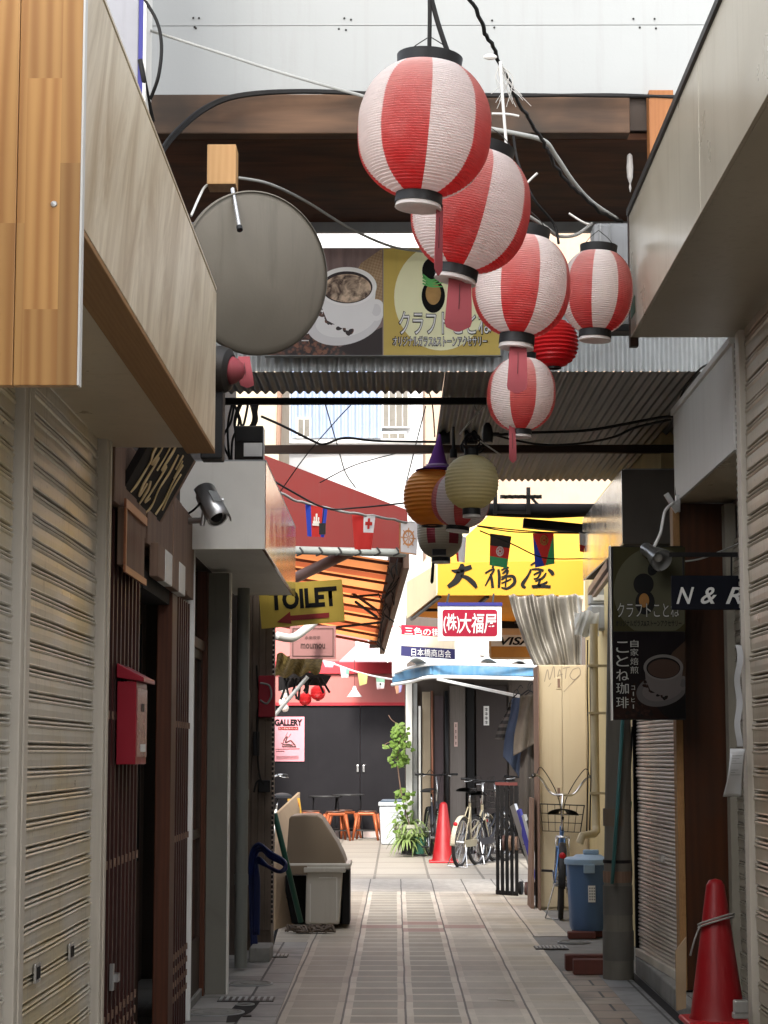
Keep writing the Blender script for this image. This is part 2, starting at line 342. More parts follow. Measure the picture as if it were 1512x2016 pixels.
g = PZ(485, 1970, 0); grate((g.x, g.y), .16, .10, 'slotted iron grate in the grey slabs in front of the glazed doors')
g = PZ(533, 1884, 0); grate((g.x, g.y), .12, .10, 'slotted iron grate beside the foot of the brown boarded wall')
g = PZ(1085, 1868, 0); grate((g.x, g.y), .12, .12, 'slotted iron grate in the grey patch left of the paving bricks')
g = PZ(493, 1939, 0); manhole((g.x, g.y), .125, 'round pale manhole cover beside the slotted grate near the drainpipe')
g = PZ(425, 1996, 0); manhole((g.x, g.y), .14, 'round pale manhole cover nearest the lattice shop front')
g = PZ(1130, 1857, 0); manhole((g.x, g.y), .11, 'round pale manhole cover in the concrete near the blue bin')
# fallen paper scraps
g = PZ(985, 1964, .02); tag(MB().face([g+Vector((-.07,.02,-.005)), g+Vector((.075,.0,-.013)), g+Vector((.08,-.03,-.012)), g+Vector((.03,-.035,-.006))]).build('paper_scrap', WHITEP, loc=g, solid=.0015), 'torn white paper scrap lying on the tiled paving', 'paper scrap')
# ---------------------------------------------------------------- buildings
def curtain(y0, y1, z0, z1, X, sgn, pitch, name, mat, parent, kind=0):
    prof = [(0,-.006),(.025,.0035),(.07,.0052),(.11,.0042),(.36,.0048),(.60,.0042),(.635,.0062),(.69,.0074),(.745,.006),(.765,-.002),(.795,-.002),(.815,.0045),(.86,.0062),(.915,.0048),(.935,-.006),(.985,-.007)] if kind == 0 else \
           [(0,-.003),(.05,.004),(.17,.006),(.28,.004),(.33,.0),(.38,.004),(.5,.006),(.62,.004),(.67,.0),(.72,.004),(.83,.006),(.93,.004),(.97,-.003)]
    mb = MB(); vs = []; z = z0
    while z < z1:
        for t, d in prof:
            if z+t*pitch <= z1: vs.append((z+t*pitch, d))
        z += pitch
    nY = 26; sd = random.random()*40
    X0, X1 = X if isinstance(X, tuple) else (X, X)
    def fn(i, j):
        yy = y0+(y1-y0)*i; zz, d = vs[int(round(j*(len(vs)-1)))]; X = X0+(X1-X0)*i
        return (X+sgn*(d*1.9+6*.0012*mnoise.noise(Vector((yy*1.6, int((zz-z0)/pitch)*.9+sd, 0)))+.007*mnoise.noise(Vector((yy*.9, zz*1.3, sd)))), yy, zz)
    mb.grid(fn, nY, len(vs)-1); return mb.build(name, mat, parent)
def building(name, label, loc, group=None): return thing(name, label, 'building', loc, group)
# left: shuttered shop
b1 = building('shop_building', 'shop with cream roller shutters on the near left, under the plywood box', (-1.2, 5, 0))
MB().box((-4,1,0), (-1.165,7.76,3.3)).build('wall', WALLU, b1)
sh = MB().box((-1.165,1,2.62), (-1.12,7.76,2.75)).build('roller_housing', CREAM2, b1)
for (y0, y1) in ((1.0, 5.94), (6.12, 7.6)):
    s_ = rel(curtain(y0, y1, .02, 2.66, -1.128, 1, .0785, 'roller_shutter', CREAM, b1), 'cream roller shutter with a pair of small handle cups' if y0 > 5 else 'cream roller shutter cut by the left edge of the view')
    if y0 > 5:
        for px, py in ((72, 1915), (139, 1873)):
            q = PX(px, py, -1.112); MB().box((-1.115,q.y-.045,q.z-.03), (-1.106,q.y+.045,q.z+.03)).build('handle_cup', STEEL, s_, bevel=.003)
            MB().box((-1.106,q.y-.03,q.z-.018), (-1.1045,q.y+.03,q.z+.018)).build('handle_slot', MATBLK, s_)
for (y0, y1, x1) in ((5.96, 6.10, -1.092), (7.62, 7.74, -1.085)):
    MB().box((-1.16,y0,.0), (x1,y1,2.62)).build('shutter_rail', CREAM2, b1, bevel=.004)
    MB().box((x1+.001,y0+.045,.0), (x1+.006,y1-.03,2.61)).build('rail_lip', CREAM2, b1)
PINE, nt, b_, _ = nm('pine_boards'); v_ = coords(nt, (1,1,.07)); sx = nd(nt, 'ShaderNodeSeparateXYZ'); nt.links.new(coords(nt), sx.inputs[0])
cv_ = nd(nt, 'ShaderNodeCombineXYZ'); k1 = mth(nt, 'FLOOR', mth(nt, 'MULTIPLY', sx.outputs[0], 13.0)); nt.links.new(k1, cv_.inputs[0]); nt.links.new(mth(nt, 'FLOOR', mth(nt, 'MULTIPLY_ADD', sx.outputs[2], 1.9, mth(nt, 'MULTIPLY', k1, .37))), cv_.inputs[1])
wz = nd(nt, 'ShaderNodeTexWhiteNoise', noise_dimensions='2D'); nt.links.new(cv_.outputs[0], wz.inputs[0])
va = nd(nt, 'ShaderNodeVectorMath', operation='ADD'); nt.links.new(v_, va.inputs[0]); nt.links.new(wz.outputs[1], va.inputs[1])
wv = nd(nt, 'ShaderNodeTexWave'); nt.links.new(va.outputs[0], wv.inputs['Vector']); wv.inputs['Scale'].default_value = 9; wv.inputs['Distortion'].default_value = 7; wv.inputs['Detail'].default_value = 3; wv.inputs['Detail Scale'].default_value = .8
n1 = noise(nt, v_, 60, 3, .7); c_ = mixc(nt, mth(nt, 'MULTIPLY', wv.outputs[1], .75), (.50,.27,.09), (.30,.12,.03)); c_ = mixc(nt, mth(nt, 'MULTIPLY', n1, .35), c_, (.32,.15,.04)); c_ = mixc(nt, 1.0, c_, mth(nt, 'MULTIPLY_ADD', wz.outputs[0], .45, .75), 'MULTIPLY')
nt.links.new(c_, b_.inputs['Base Color']); b_.inputs['Roughness'].default_value = .38; bump(nt, b_, n1, .1, .002)
m, nt, b_, _ = nm('plywood'); v0 = coords(nt, (1,1,1), 'Object', (R(34),0,0)); mp_ = nd(nt, 'ShaderNodeMapping'); mp_.inputs['Scale'].default_value = (1,1.5,.32); nt.links.new(v0, mp_.inputs[0]); v_ = mp_.outputs[0]; n1 = noise(nt, v_, 3.0, 8, .66, .9); n2 = noise(nt, v_, 18, 4, .7); c_ = mixc(nt, ramp(nt, n1, .36, .62), (.43,.32,.18), (.74,.64,.46)); c_ = mixc(nt, mth(nt, 'MULTIPLY', ramp(nt, n2, .58, .8), .3), c_, (.32,.22,.12))
nt.links.new(c_, b_.inputs['Base Color']); b_.inputs['Roughness'].default_value = .42; bump(nt, b_, n2, .1, .003); PLY = m
EDGEW = wood('board_edge', (.36,.2,.08), (.25,.13,.05), 'Y', .6, 14)
SOFF = paint('soffit_board', (.62,.52,.37), .30, 0, .1, .35, (.15,.12,.08), 2.2)
fb = thing('fascia_box', 'large plywood fascia box with a pine end board above the near left shutters', 'shop fascia', (-.9, 6, 2.57))
e_ = MB()
xs = [-1.30, -.982, -.908, -.842, -.700]
for i in range(4):
    e_.box((xs[i]+.0008, 4.43, 2.205), (xs[i+1]-.0008, 4.46, 3.75))
eb = e_.build('end_board', PINE, fb, bevel=.0015); 
q = P(106, 402, 4.43); MB().lathe([(.001,.004),(.006,.003),(.008,0)], q, 12, (0,-1,0)).build('screw_head', STEEL, eb)
MB().box((-.7005,4.428,2.205), (-.696,4.462,3.75)).build('end_strip', LGREY, fb)
MB().box((-.716,4.463,2.572), (-.700,6.95,3.19)).build('fascia_panel', PLY, fb, bevel=.001)
MB().box((-.716,6.953,2.572), (-.701,7.84,3.19)).build('fascia_panel', PLY, fb, bevel=.001)
MB().box((-.81,4.463,2.556), (-.7005,7.842,2.571)).build('batten', EDGEW, fb, bevel=.002)
MB().box((-1.118,4.463,2.58), (-.8105,6.3,2.592)).box((-1.118,6.303,2.58), (-.8105,7.84,2.592)).build('soffit', SOFF, fb)
MB().box((-1.118,4.463,3.2), (-.70,7.84,3.21)).build('lid', SOFF, fb); MB().box((-1.118,7.825,2.5925), (-.7165,7.84,3.199)).build('end_panel', SOFF, fb)
ws = thing('projecting_sign', 'tall white sign box with a blue edge stripe above the plywood box', 'sign', (-1.2, 8.5, 3.9))
MB().box((-1.6,8.4,3.75), (-1.092,8.6,6.4)).build('box_body', paint('grey_white_sign', (.28,.28,.30), .5), ws, bevel=.006)
MB().box((-1.092,8.395,3.75), (-1.073,8.6,6.4)).build('edge_stripe', BLUEP, ws); MB().box((-1.0725,8.395,3.75), (-1.06,8.6,6.4)).build('edge_frame', LGREY, ws)
# left: lattice shop front
MAROON = wood('maroon_lattice_wood', (.055,.015,.011), (.024,.008,.007), 'Z', .45, 12); DKWOOD = wood('dark_wood', (.055,.03,.02), (.022,.014,.011), 'Z', .5, 8)
REDWOOD = wood('red_brown_wood', (.11,.036,.017), (.05,.018,.010), 'Z', .5, 9); PLANK = wood('weathered_plank', (.26,.17,.12), (.15,.09,.065), 'Z', .7, 9)
DGLASS = glass('dark_glass', (.016,.018,.018), .1)
b2 = building('lattice_shop', 'dark shop front with maroon wooden lattice beside the cream shutters on the left', (-1.3, 9.5, 0))
MB().box((-4,7.78,2.62), (-1.16,11.04,4.0)).box((-4,7.78,0), (-1.5,11.04,2.62)).build('wall', WALLB, b2)
def lattice(y0, y1, z1):
    p = MB().box((-1.16,y0,0), (-1.135,y1,z1)).build('lattice_panel', MAROON, b2)
    q = MB(); n = max(4, int((y1-y0)/.105))
    for i in range(n):
        yy = y0+(i+.5)*(y1-y0)/n; q.box((-1.134,yy-.014,.0), (-1.105,yy+.014,z1))
    for zz in (.40, .98, 1.55):
        for i in range(n):
            yy = y0+(i+.5)*(y1-y0)/n; q.box((-1.1045,yy-.010,zz-.016), (-1.098,yy+.010,zz+.016), 1)
    for k in range(3):
        zz = .18+.07*k
        for i in range(n):
            yy = y0+(i+.5)*(y1-y0)/n; q.box((-1.1045,yy-.012,zz), (-1.099,yy+.012,zz+.03), 1)
    q.build('slats', [MAROON, PLANK], p); return p
lattice(7.82, 8.86, 2.36); lattice(10.15, 11.0, 2.2)
MB().box((-1.16,9.92,0), (-1.085,10.14,2.22)).build('post', REDWOOD, b2, bevel=.006)
MB().box((-1.22,8.88,2.12), (-1.10,9.91,2.20)).build('lintel', MATBLK, b2)
d_ = MB().box((-1.26,8.9,.02), (-1.225,9.9,2.11)).build('sliding_door', DKWOOD, b2)
MB().box((-1.2245,8.98,.9), (-1.222,9.38,2.02)).box((-1.2245,9.46,.9), (-1.222,9.84,2.02)).build('pane', DGLASS, d_)
hdr = MB()
for i in range(9):
    y0 = 7.82+i*.355
    hdr.box((-1.15,y0+.004,2.37-.018*i), (-1.085-.003*(i % 3),y0+.345,2.66))
hdr.build('header_boards', PLANK, b2, bevel=.003)
for i in range(4):
    y0 = 9.0+i*.3; MB().box((-1.09,y0,2.18), (-1.05,y0+.27,2.33)).build('plaque', LGREY if i % 2 else PLANK, b2, bevel=.004)
q0 = PX(230, 1100, -1.07); q = MB().box((-1.095,8.0,2.14), (-1.07,8.66,2.37))
for i in range(9): brush(q, [(.08+.055*i,.07,.004),(.085+.055*i,.11+.01*(i % 3),.007),(.08+.055*i,.16,.003)], lambda x, y: Vector((-1.0685,8.02+x,2.14+y)), 3, 1)
pl = q.build('name_board', [PLANK, paint('worn_red_print', (.20,.06,.04), .7, bmp=0)], b2)
MB().box((-1.0695,7.99,2.365), (-1.06,8.67,2.40)).box((-1.0695,7.99,2.11), (-1.06,8.67,2.138)).box((-1.0695,7.99,2.139), (-1.06,8.02,2.364)).build('board_frame', wood('copper_wood', (.42,.17,.08), (.3,.1,.05), 'Y', .4), pl)

MB().box((-1.16,11.045,0), (-1.09,11.085,2.5)).build('white_strip', WHITE, b2, bevel=.002)
q = P(492-300, 1955, 8.0); MB().box((-1.10,8.02,.53), (-1.07,8.08,.56)).box((-1.10,8.0,.50), (-1.085,8.03,.60)).build('bolt', STEEL, b2)
# carved board leaning out above the lattice
cb = thing('carved_signboard', 'dark tilted wooden board with gold brush lettering above the lattice', 'sign', (-1.05, 8.8, 2.6))
A0, A1 = Vector((-1.10,8.13,2.44)), Vector((-1.10,9.36,2.44)); upv = Vector((.17,0,.31)); upn = upv.normalized(); nn = Vector((.31,0,-.17)).normalized()
MB().prism([A0, A1, A1+upv, A0+upv], -nn*.03).build('board', wood('black_walnut', (.012,.008,.007), (.006,.005,.005), 'Z', .8, 14), cb, bevel=.003)
MB().prism([A1+Vector((0,.01,0)), A1+Vector((0,.06,0)), A1+Vector((0,.06,0))+upv, A1+Vector((0,.01,0))+upv], -nn*.05).build('end_frame', PLANK, cb)
gl = MB()
def bf(x, y): return A0+Vector((0,1.23*x,0))+upv*y+nn*.004
for st in ([(.10,.95,.03),(.13,.62,.07),(.17,.5,.03),(.16,.2,.05),(.13,.08,.02)], [(.2,.88,.06),(.24,.7,.03),(.22,.5,.07),(.28,.62,.03),(.27,.25,.06),(.31,.12,.05),(.33,.3,.03)],
           [(.36,.9,.05),(.38,.72,.02),(.37,.5,.04)], [(.36,.35,.06),(.40,.25,.07),(.39,.05,.03)], [(.44,.95,.03),(.47,.8,.06),(.45,.55,.04),(.50,.62,.05),(.49,.3,.03),(.47,.12,.05),(.53,.2,.03)],
           [(.60,.85,.03),(.62,.6,.05),(.60,.35,.03),(.64,.15,.04),(.61,.03,.05)], [(.70,.9,.04),(.71,.7,.03)], [(.75,.85,.02),(.77,.6,.03)], [(.80,.82,.05),(.79,.55,.03),(.83,.3,.04),(.81,.1,.05)], [(.87,.72,.03),(.86,.45,.04),(.90,.2,.03)]):
    brush(gl, [(x, y, w*.62) for x, y, w in st], bf)
gl.build('brush_lettering', GOLD, cb, solid=.004)
# left: white metal box, door section
POL = paint('polished_metal', (.40,.40,.41), .16, .95, .04, .1, (.3,.3,.3), 3, bmp=.02)
wb = thing('fascia_box', 'off-white metal fascia box with polished front, above the security camera side', 'shop fascia', (-.9, 12.5, 2.7))
MB().box((-1.16,10.90,2.49), (-.703,10.92,2.965)).build('end_panel', paint('off_white_panel', (.82,.80,.74), .5, 0, .05, .2, (.4,.36,.3)), wb, bevel=.002)
for (y0, y1) in ((10.921, 12.55), (12.553, 14.2)): MB().box((-.72,y0,2.49), (-.700,y1,2.965)).build('front_panel', POL, wb, bevel=.002)
MB().box((-1.12,10.921,2.498), (-.7205,12.3,2.508)).box((-1.12,12.303,2.498), (-.7205,14.2,2.508)).build('soffit', LGREY, wb)
MB().box((-1.12,10.921,2.966), (-.70,14.2,2.976)).build('lid', GREYM, wb)
q = P(437, 985, 10.9); MB().lathe([(.012,0),(.012,.015),(.004,.018)], q, 12, (0,-1,0)).build('bolt', STEEL, wb)
b3 = building('glazed_shop', 'narrow shop with dark glazed sliding doors beneath the off-white metal box', (-1.3, 12, 0))
MB().box((-4,11.09,2.5), (-1.13,14.3,4.3)).box((-4,11.09,0), (-1.6,14.3,2.5)).box((-1.6,13.1,0), (-1.16,14.3,2.5)).build('wall', WALLB, b3)
TRAN = glass('transom_glass', (.03,.027,.024), .25)
for i, (y0, y1) in enumerate(((11.1, 11.62), (11.6, 12.12))):
    x = -1.2+.03*i; d_ = MB().box((x,y0,.05), (x+.025,y0+.05,2.0)).box((x,y1-.05,.05), (x+.025,y1,2.0)).box((x,y0+.0505,.05), (x+.025,y1-.0505,.35)).box((x,y0+.0505,.92), (x+.025,y1-.0505,.97)).box((x,y0+.0505,1.95), (x+.025,y1-.0505,2.0)).build('sliding_door', DKWOOD, b3)
    MB().box((x+.008,y0+.051,.351), (x+.012,y1-.051,.919)).box((x+.008,y0+.051,.971), (x+.012,y1-.051,1.949)).build('pane', DGLASS, d_)
MB().box((-1.21,11.09,2.001), (-1.13,12.13,2.06)).build('rail', REDWOOD, b3); MB().box((-1.19,11.09,2.061), (-1.18,12.13,2.49)).build('transom', TRAN, b3)
MB().box((-1.2,12.14,0), (-1.12,12.22,2.48)).build('jamb', REDWOOD, b3, bevel=.004)
MB().box((-1.16,12.23,0), (-1.0,12.36,2.48)).build('post', paint('olive_post', (.17,.165,.14), .6, 0, .15, .4), b3, bevel=.004)
MB().box((-.999,12.23,0), (-.99,12.33,2.48)).build('post_edge', LGREY, b3)
MB().box((-1.2,11.08,0), (-1.13,12.2,.05)).build('sill', CONC, b3, bevel=.006)
PIPEG = paint('pipe_grey', (.20,.21,.195), .45, 0, .12, .4, (.07,.06,.05), 6, (1,1,.3))
dp = thing('drainpipe', 'grey downpipe standing at the left wall beside the glazed doors', 'pipe', (-1.02, 13.6, 0))
MB().tube([(-1.015,13.6,.02),(-1.015,13.6,2.95)], .041, 16).build('pipe', PIPEG, dp, smooth=True, angle=40)
for z in (.55, 1.1, 1.75): MB().tube([(-1.015,13.6,z),(-1.015,13.6,z+.07)], .046, 16).build('collar', PIPEG, dp, smooth=True, angle=40)
# left: brown boarded shop
BOARD = wood('taupe_boards', (.21,.16,.125), (.13,.10,.08), 'Z', .75, 5, dirt=.5)
b4 = building('boarded_shop', 'taupe boarded shop end behind the downpipe on the left', (-1.3, 15.2, 0))
MB().box((-4,14.6,.0), (-1.10,15.3,3.1)).build('wall', WALLB, b4)
bb = MB()
for i in range(4): bb.box((-1.095+i*.05,14.9,.15), (-1.048+i*.05,14.93,2.75))
bb.build('boards', BOARD, b4, bevel=.003); MB().box((-1.1,14.931,.0), (-.90,15.28,2.7)).build('end_wall', BOARD, b4)
z_ = MB()
for i in range(70): z_.box((-.899,14.90,.2+i*.035), (-.884,14.93,.222+i*.035))
z_.build('toothed_strip', BLACK, b4)
# right: near shutter building
r1 = building('shop_building', 'shop with tall brown roller shutter at the near right edge', (1.7, 6, 0))
MB().box((1.66,1,0), (4,9.54,3.7)).build('wall', WALLU, r1)
curtain(1.0, 9.34, .09, 3.4, 1.625, -1, .104, 'roller_shutter', BROWNSH, r1)
MB().box((1.59,9.36,.08), (1.66,9.46,3.36)).build('shutter_rail', CREAM2, r1, bevel=.004)
q = MB()
for i in range(95): q.box((1.588,9.461,.1+i*.034), (1.60,9.475,.12+i*.034))
q.build('toothed_strip', GREYSH, r1)
BEIGE = paint('beige_panel', (.42,.375,.29), .30, .2, .07, .6, (.20,.155,.095), 1.6, (1,.7,1))
rb = thing('fascia_box', 'large beige metal fascia box overhead at the upper right', 'shop fascia', (1.35, 7, 3.36))
MB().box((1.112,4.0,3.36), (1.128,7.3,3.95)).build('front_panel', BEIGE, rb, bevel=.002); MB().box((1.112,7.305,3.36), (1.128,9.54,3.95)).build('front_panel', BEIGE, rb, bevel=.002)
MB().box((1.1285,4.0,3.36), (1.655,9.54,3.372)).build('soffit', BEIGE, rb); MB().box((1.10,4.0,3.951), (1.15,9.55,3.985)).build('top_trim', DARKM, rb, bevel=.003)
MB().box((1.15,4.0,3.951), (1.655,9.54,3.961)).build('lid', GREYM, rb); MB().box((1.129,9.52,3.373), (1.655,9.54,3.95)).build('end_panel', BEIGE, rb)
MB().box((1.11,9.545,3.32), (1.15,9.60,3.98)).build('end_batten', DKWOOD, rb, bevel=.004)
q = P(1272, 603, 9.3); MB().box((1.1115,9.35,3.44), (1.1095,9.5,3.52)).build('sticker', paint('green_sticker', (.06,.2,.14), .5), rb)
# right: recess
r2 = building('recessed_shop', 'recessed shop with timber pillar beside the narrow shutter behind the near cone', (1.9, 11, 0))
MB().box((1.92,9.55,0), (4,13.38,4.3)).build('wall', WALLG, r2)
curtain(9.56, 11.45, .05, 2.6, 1.90, -1, .07, 'roller_shutter', paint('dim_shutter', (.36,.33,.27), .5, .1), r2)
MB().box((1.85,11.46,.05), (1.91,11.57,2.8)).build('post', paint('olive_grey_post', (.30,.28,.23), .6), r2)
KNOT = wood('knotty_pine', (.085,.028,.010), (.03,.012,.006), 'Z', .35, 4, dirt=.35)
MB().box((1.615,11.6,.1), (1.915,11.715,2.82)).build('pillar', KNOT, r2, bevel=.004); MB().box((1.575,11.59,.1), (1.614,11.715,2.82)).build('pillar_edge', EDGEW, r2, bevel=.003)
MB().box((1.605,11.722,.12), (1.66,11.765,2.6)).build('shutter_rail', GREYSH, r2); MB().box((1.66,11.72,.1), (1.70,13.37,2.6)).build('shutter_backing', MATBLK, r2)
s2 = curtain(11.775, 13.36, .17, 2.6, (1.632,1.562), -1, .072, 'roller_shutter', paint('taupe_shutter', (.60,.53,.46), .36, .3, .14, .4, (.2,.16,.13), 5, (.6,.6,1.6)), r2, 1)
MB().prism([(1.60,11.78,.12),(1.64,11.78,.12),(1.57,13.35,.12),(1.53,13.35,.12)], (0,0,.049)).build('bottom_bar', CREAM2, r2, bevel=.003); MB().box((1.535,13.365,.1), (1.62,13.40,2.6)).build('shutter_rail', MATBLK, r2)
for px in (1283, 1305): q = PX(px, 1690, 1.595); MB().box((1.575,q.y-.05,q.z-.02), (1.60,q.y+.05,q.z+.02)).build('handle_cup', STEEL, s2)
rb2 = thing('fascia_box', 'plain light grey fascia box on the right, carrying the clip lamp', 'shop fascia', (1.75, 10.7, 2.85))
for (y0, y1) in ((9.6, 11.05), (11.053, 11.68)): MB().box((1.60,y0,2.83), (1.616,y1,3.34)).build('front_panel', LGREY, rb2, bevel=.002)
MB().box((1.6165,9.6,2.83), (1.915,11.68,2.842)).build('soffit', SOFF, rb2); MB().box((1.585,9.6,3.341), (1.915,11.69,3.375)).build('top_trim', LGREY, rb2, bevel=.003); MB().box((1.617,11.665,2.843), (1.915,11.68,3.34)).build('end_panel', LGREY, rb2)
rb3 = thing('fascia_box', 'fascia box with polished side and dark end above the coffee shop sign', 'shop fascia', (1.6, 14, 2.75))
MB().box((1.45,13.05,2.74), (1.92,13.065,3.215)).build('end_panel', paint('dark_taupe_panel', (.13,.115,.10), .5), rb3, bevel=.002)
MB().box((1.45,13.066,2.74), (1.465,15.85,3.215)).build('front_panel', paint('polished_foil', (.72,.70,.66), .2, .85, .05, .2), rb3, bevel=.002)
MB().box((1.466,13.066,2.745), (1.92,15.85,2.757)).build('soffit', WALLB, rb3); MB().box((1.466,13.066,3.216), (1.92,15.85,3.226)).build('lid', GREYM, rb3)
# right: yellow plaster building
r3 = building('plaster_building', 'yellow plastered building behind the blue bin on the right', (1.8, 16, 0))
MB().box((1.75,13.4,0), (5,18.95,3.6)).build('wall', PLASTER, r3); MB().box((1.74,13.395,0), (1.80,13.40,.3)).build('plinth', CONC, r3)

# ---------------------------------------------------------------- upper house bridging the alley
def fbox(mb, x0, y0, x1, y1, Y, dy, m=0):
    a = P(x0, y0, Y); b = P(x1, y1, Y); return mb.box((a.x, Y, a.z), (b.x, Y+dy, b.z), m)
OLDW = wood('charred_beam', (.17,.095,.055), (.016,.012,.010), 'X', .7, 4, dirt=.8); EAVEW = wood('eave_boards', (.135,.052,.022), (.04,.016,.008), 'X', .75, 5, dirt=.5)
WBOARD = paint('white_board', (.33,.34,.335), .6, 0, .07, .35, (.25,.24,.22), 1.5, (1,1,.4))
bh = building('bridge_house', 'upper storey with white boards and dark beam bridging the alley overhead', (0, 9.4, 4.2))
zc = P(800, 270, 9.4).z; zb = P(800, 191, 9.4).z; zs = P(800, 50, 9.4).z
MB().box((-1.16,9.40,zb), (1.655,9.42,zs-.002)).box((-1.16,9.402,zs+.002), (1.655,9.422,zs+4.2)).build('wall_board', WBOARD, bh)
sc_ = MB()
for px in (383, 393, 672, 683, 977, 1254, 1430, 870, 1290):
    for py in (38, 56): 
        q = P(px+random.uniform(-9,9), py+random.uniform(-3,3), 9.398); sc_.lathe([(.0055,0),(.004,.003)], q, 8, (0,-1,0))
sc_.build('screws', DARKM, bh)
MB().box((-1.16,9.34,zc), (1.10,9.44,zb-.004)).build('beam', OLDW, bh, bevel=.006)
MB().box((1.185,9.30,zc-.12), (1.30,9.40,zb)).build('bracket', wood('orange_timber', (.34,.14,.045), (.24,.09,.03), 'Z', .5), bh, bevel=.004)
e_ = MB()
for i in range(9): e_.box((-1.16,9.445+i*.205,zc+.011*i+.003*(i % 2)), (1.655,9.445+(i+1)*.205-.006,zc+.03+.011*i))
e_.build('eave_ceiling', EAVEW, bh); MB().box((-1.16,11.3,zc+.035), (1.655,11.34,zc+.115)).build('eave_edge', GREYM, bh)
MB().box((-1.16,9.43,zc+.04), (1.655,9.50,zc+1.9)).build('inner_wall', WALLB, bh); MB().box((-1.16,11.2,zc+.14), (1.655,11.29,zc+4.7)).build('rear_wall', WALLU, bh)
MB().box((-1.2,9.35,zc+4.75), (1.7,11.4,zc+4.82)).build('roof', GREYM, bh)  # unseen upper height raised for the shade it throws farther down the alley
# timber block under the eave
blk = thing('timber_block', 'pale timber block under the dark eave above the dish', 'timber', P(438, 330, 8.95))
mb = MB(); fbox(mb, 408, 284, 464, 362, 8.95, .14); mb.build('block', wood('pale_timber', (.50,.30,.13), (.38,.2,.08), 'Z', .5, 7), blk, bevel=.003)
a = P(412, 362, 9.0); b = P(376, 425, 8.85); MB().tube(spline([a, a+Vector((-.03,0,-.03)), b]), .006, 8).build('strap', LGREY, blk, smooth=True)
# corrugated roof
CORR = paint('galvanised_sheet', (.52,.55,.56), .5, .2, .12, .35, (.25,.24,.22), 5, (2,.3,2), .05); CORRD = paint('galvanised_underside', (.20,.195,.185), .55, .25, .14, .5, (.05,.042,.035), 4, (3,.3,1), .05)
cr = thing('corrugated_roof', 'corrugated iron roof spanning the alley under the coffee signboard', 'roof', (.3, 11, 3.46))
zr = P(800, 728, 11.0).z; zt = P(800, 612, 11.0).z; PIT_ = .05
def cw(x): return .0095*math.sin(2*math.pi*x/PIT_)
def strip(x0, x1, fn): n = int((x1-x0)/PIT_*8); return MB().grid(lambda i, j: fn(x0+(x1-x0)*i, j), n, 1)
strip(-1.12, 1.91, lambda x, j: (x, 11.0+cw(x), zr-.01+(zt-zr+.01)*j)).build('front_sheet', CORR, cr, smooth=True)
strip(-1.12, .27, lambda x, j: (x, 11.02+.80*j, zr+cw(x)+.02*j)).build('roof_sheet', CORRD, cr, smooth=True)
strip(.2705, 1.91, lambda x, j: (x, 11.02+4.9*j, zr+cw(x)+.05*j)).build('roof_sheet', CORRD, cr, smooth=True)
MB().box((-1.12,11.83,zr-.045), (.53,11.87,zr-.008)).build('gutter_beam', MATBLK, cr)
z_ = P(800, 885, 13.4).z; MB().box((-1.0,13.38,z_-.025), (1.9,13.43,z_+.028)).build('rail', wood('rust_rail', (.07,.035,.022), (.03,.02,.015), 'X', .6), cr)
for (xa, xb) in ((863, 886), (915, 940)):
    a = P(xa, 880, 13.3); b = P(xb, 800, 13.3); MB().box((a.x,13.3,z_+.03), (b.x,13.36,zr+.06)).build('post', MATBLK, cr)
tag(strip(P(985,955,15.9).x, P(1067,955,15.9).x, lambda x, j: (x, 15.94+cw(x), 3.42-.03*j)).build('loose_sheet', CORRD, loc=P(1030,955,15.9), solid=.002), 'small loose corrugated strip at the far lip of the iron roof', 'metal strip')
# coffee signboard
def pal(*cols): return [paint('print_%02d' % i, c, .45, 0, .04, .03, bmp=0) for i, c in enumerate(cols)]
def ell(cx, cy, rx, ry, n=40, a0=0, a1=360, rot=0):
    o = []
    for i in range(n):
        a = R(a0+(a1-a0)*i/(n if a1-a0 == 360 else n-1)); x, y = rx*math.cos(a), ry*math.sin(a); c, s = math.cos(R(rot)), math.sin(R(rot))
        o.append((cx+x*c-y*s, cy+x*s+y*c))
    return o
BEANM, nt, b_, _ = nm('bean_print'); vo = nd(nt, 'ShaderNodeTexVoronoi'); nt.links.new(coords(nt, (1,1,1)), vo.inputs['Vector']); vo.inputs['Scale'].default_value = 55
nt.links.new(mixc(nt, ramp(nt, vo.outputs['Distance'], .2, .7), (.16,.055,.03), (.02,.01,.008)), b_.inputs['Base Color']); b_.inputs['Roughness'].default_value = .4
SACKM, nt, b_, _ = nm('sack_print'); ck = nd(nt, 'ShaderNodeTexChecker'); nt.links.new(coords(nt, (1,1,1), 'Object', (0,.5,0)), ck.inputs['Vector']); ck.inputs['Scale'].default_value = 90
ck.inputs[1].default_value = (.62,.42,.24,1); ck.inputs[2].default_value = (.42,.27,.14,1); nt.links.new(mixc(nt, noise(nt, coords(nt), 9), ck.outputs[0], (.2,.12,.06)), b_.inputs['Base Color'])
CREMA, nt, b_, _ = nm('crema_print'); nt.links.new(mixc(nt, ramp(nt, noise(nt, coords(nt), 14, 4, .6, .6), .40, .62), (.06,.028,.018), (.68,.50,.35)), b_.inputs['Base Color'])
PURP, nt, b_, _ = nm('dark_table_print'); nt.links.new(mixc(nt, noise(nt, coords(nt, (6,6,1)), 4, 4, .6), (.06,.035,.04), (.34,.23,.21)), b_.inputs['Base Color'])
CPAL = [PURP, BEANM, SACKM, paint('cup_print', (.86,.84,.83), .4, 0, .05, .05, bmp=0), CREMA, paint('saucer_print', (.74,.72,.72), .4, 0, .06, .05, bmp=0), paint('shadow_print', (.035,.025,.025), .5, 0, .1, .1, bmp=0), paint('rim_print', (.93,.91,.89), .4, 0, .03, .03, bmp=0), paint('bean_light_print', (.24,.10,.06), .4, bmp=0)]
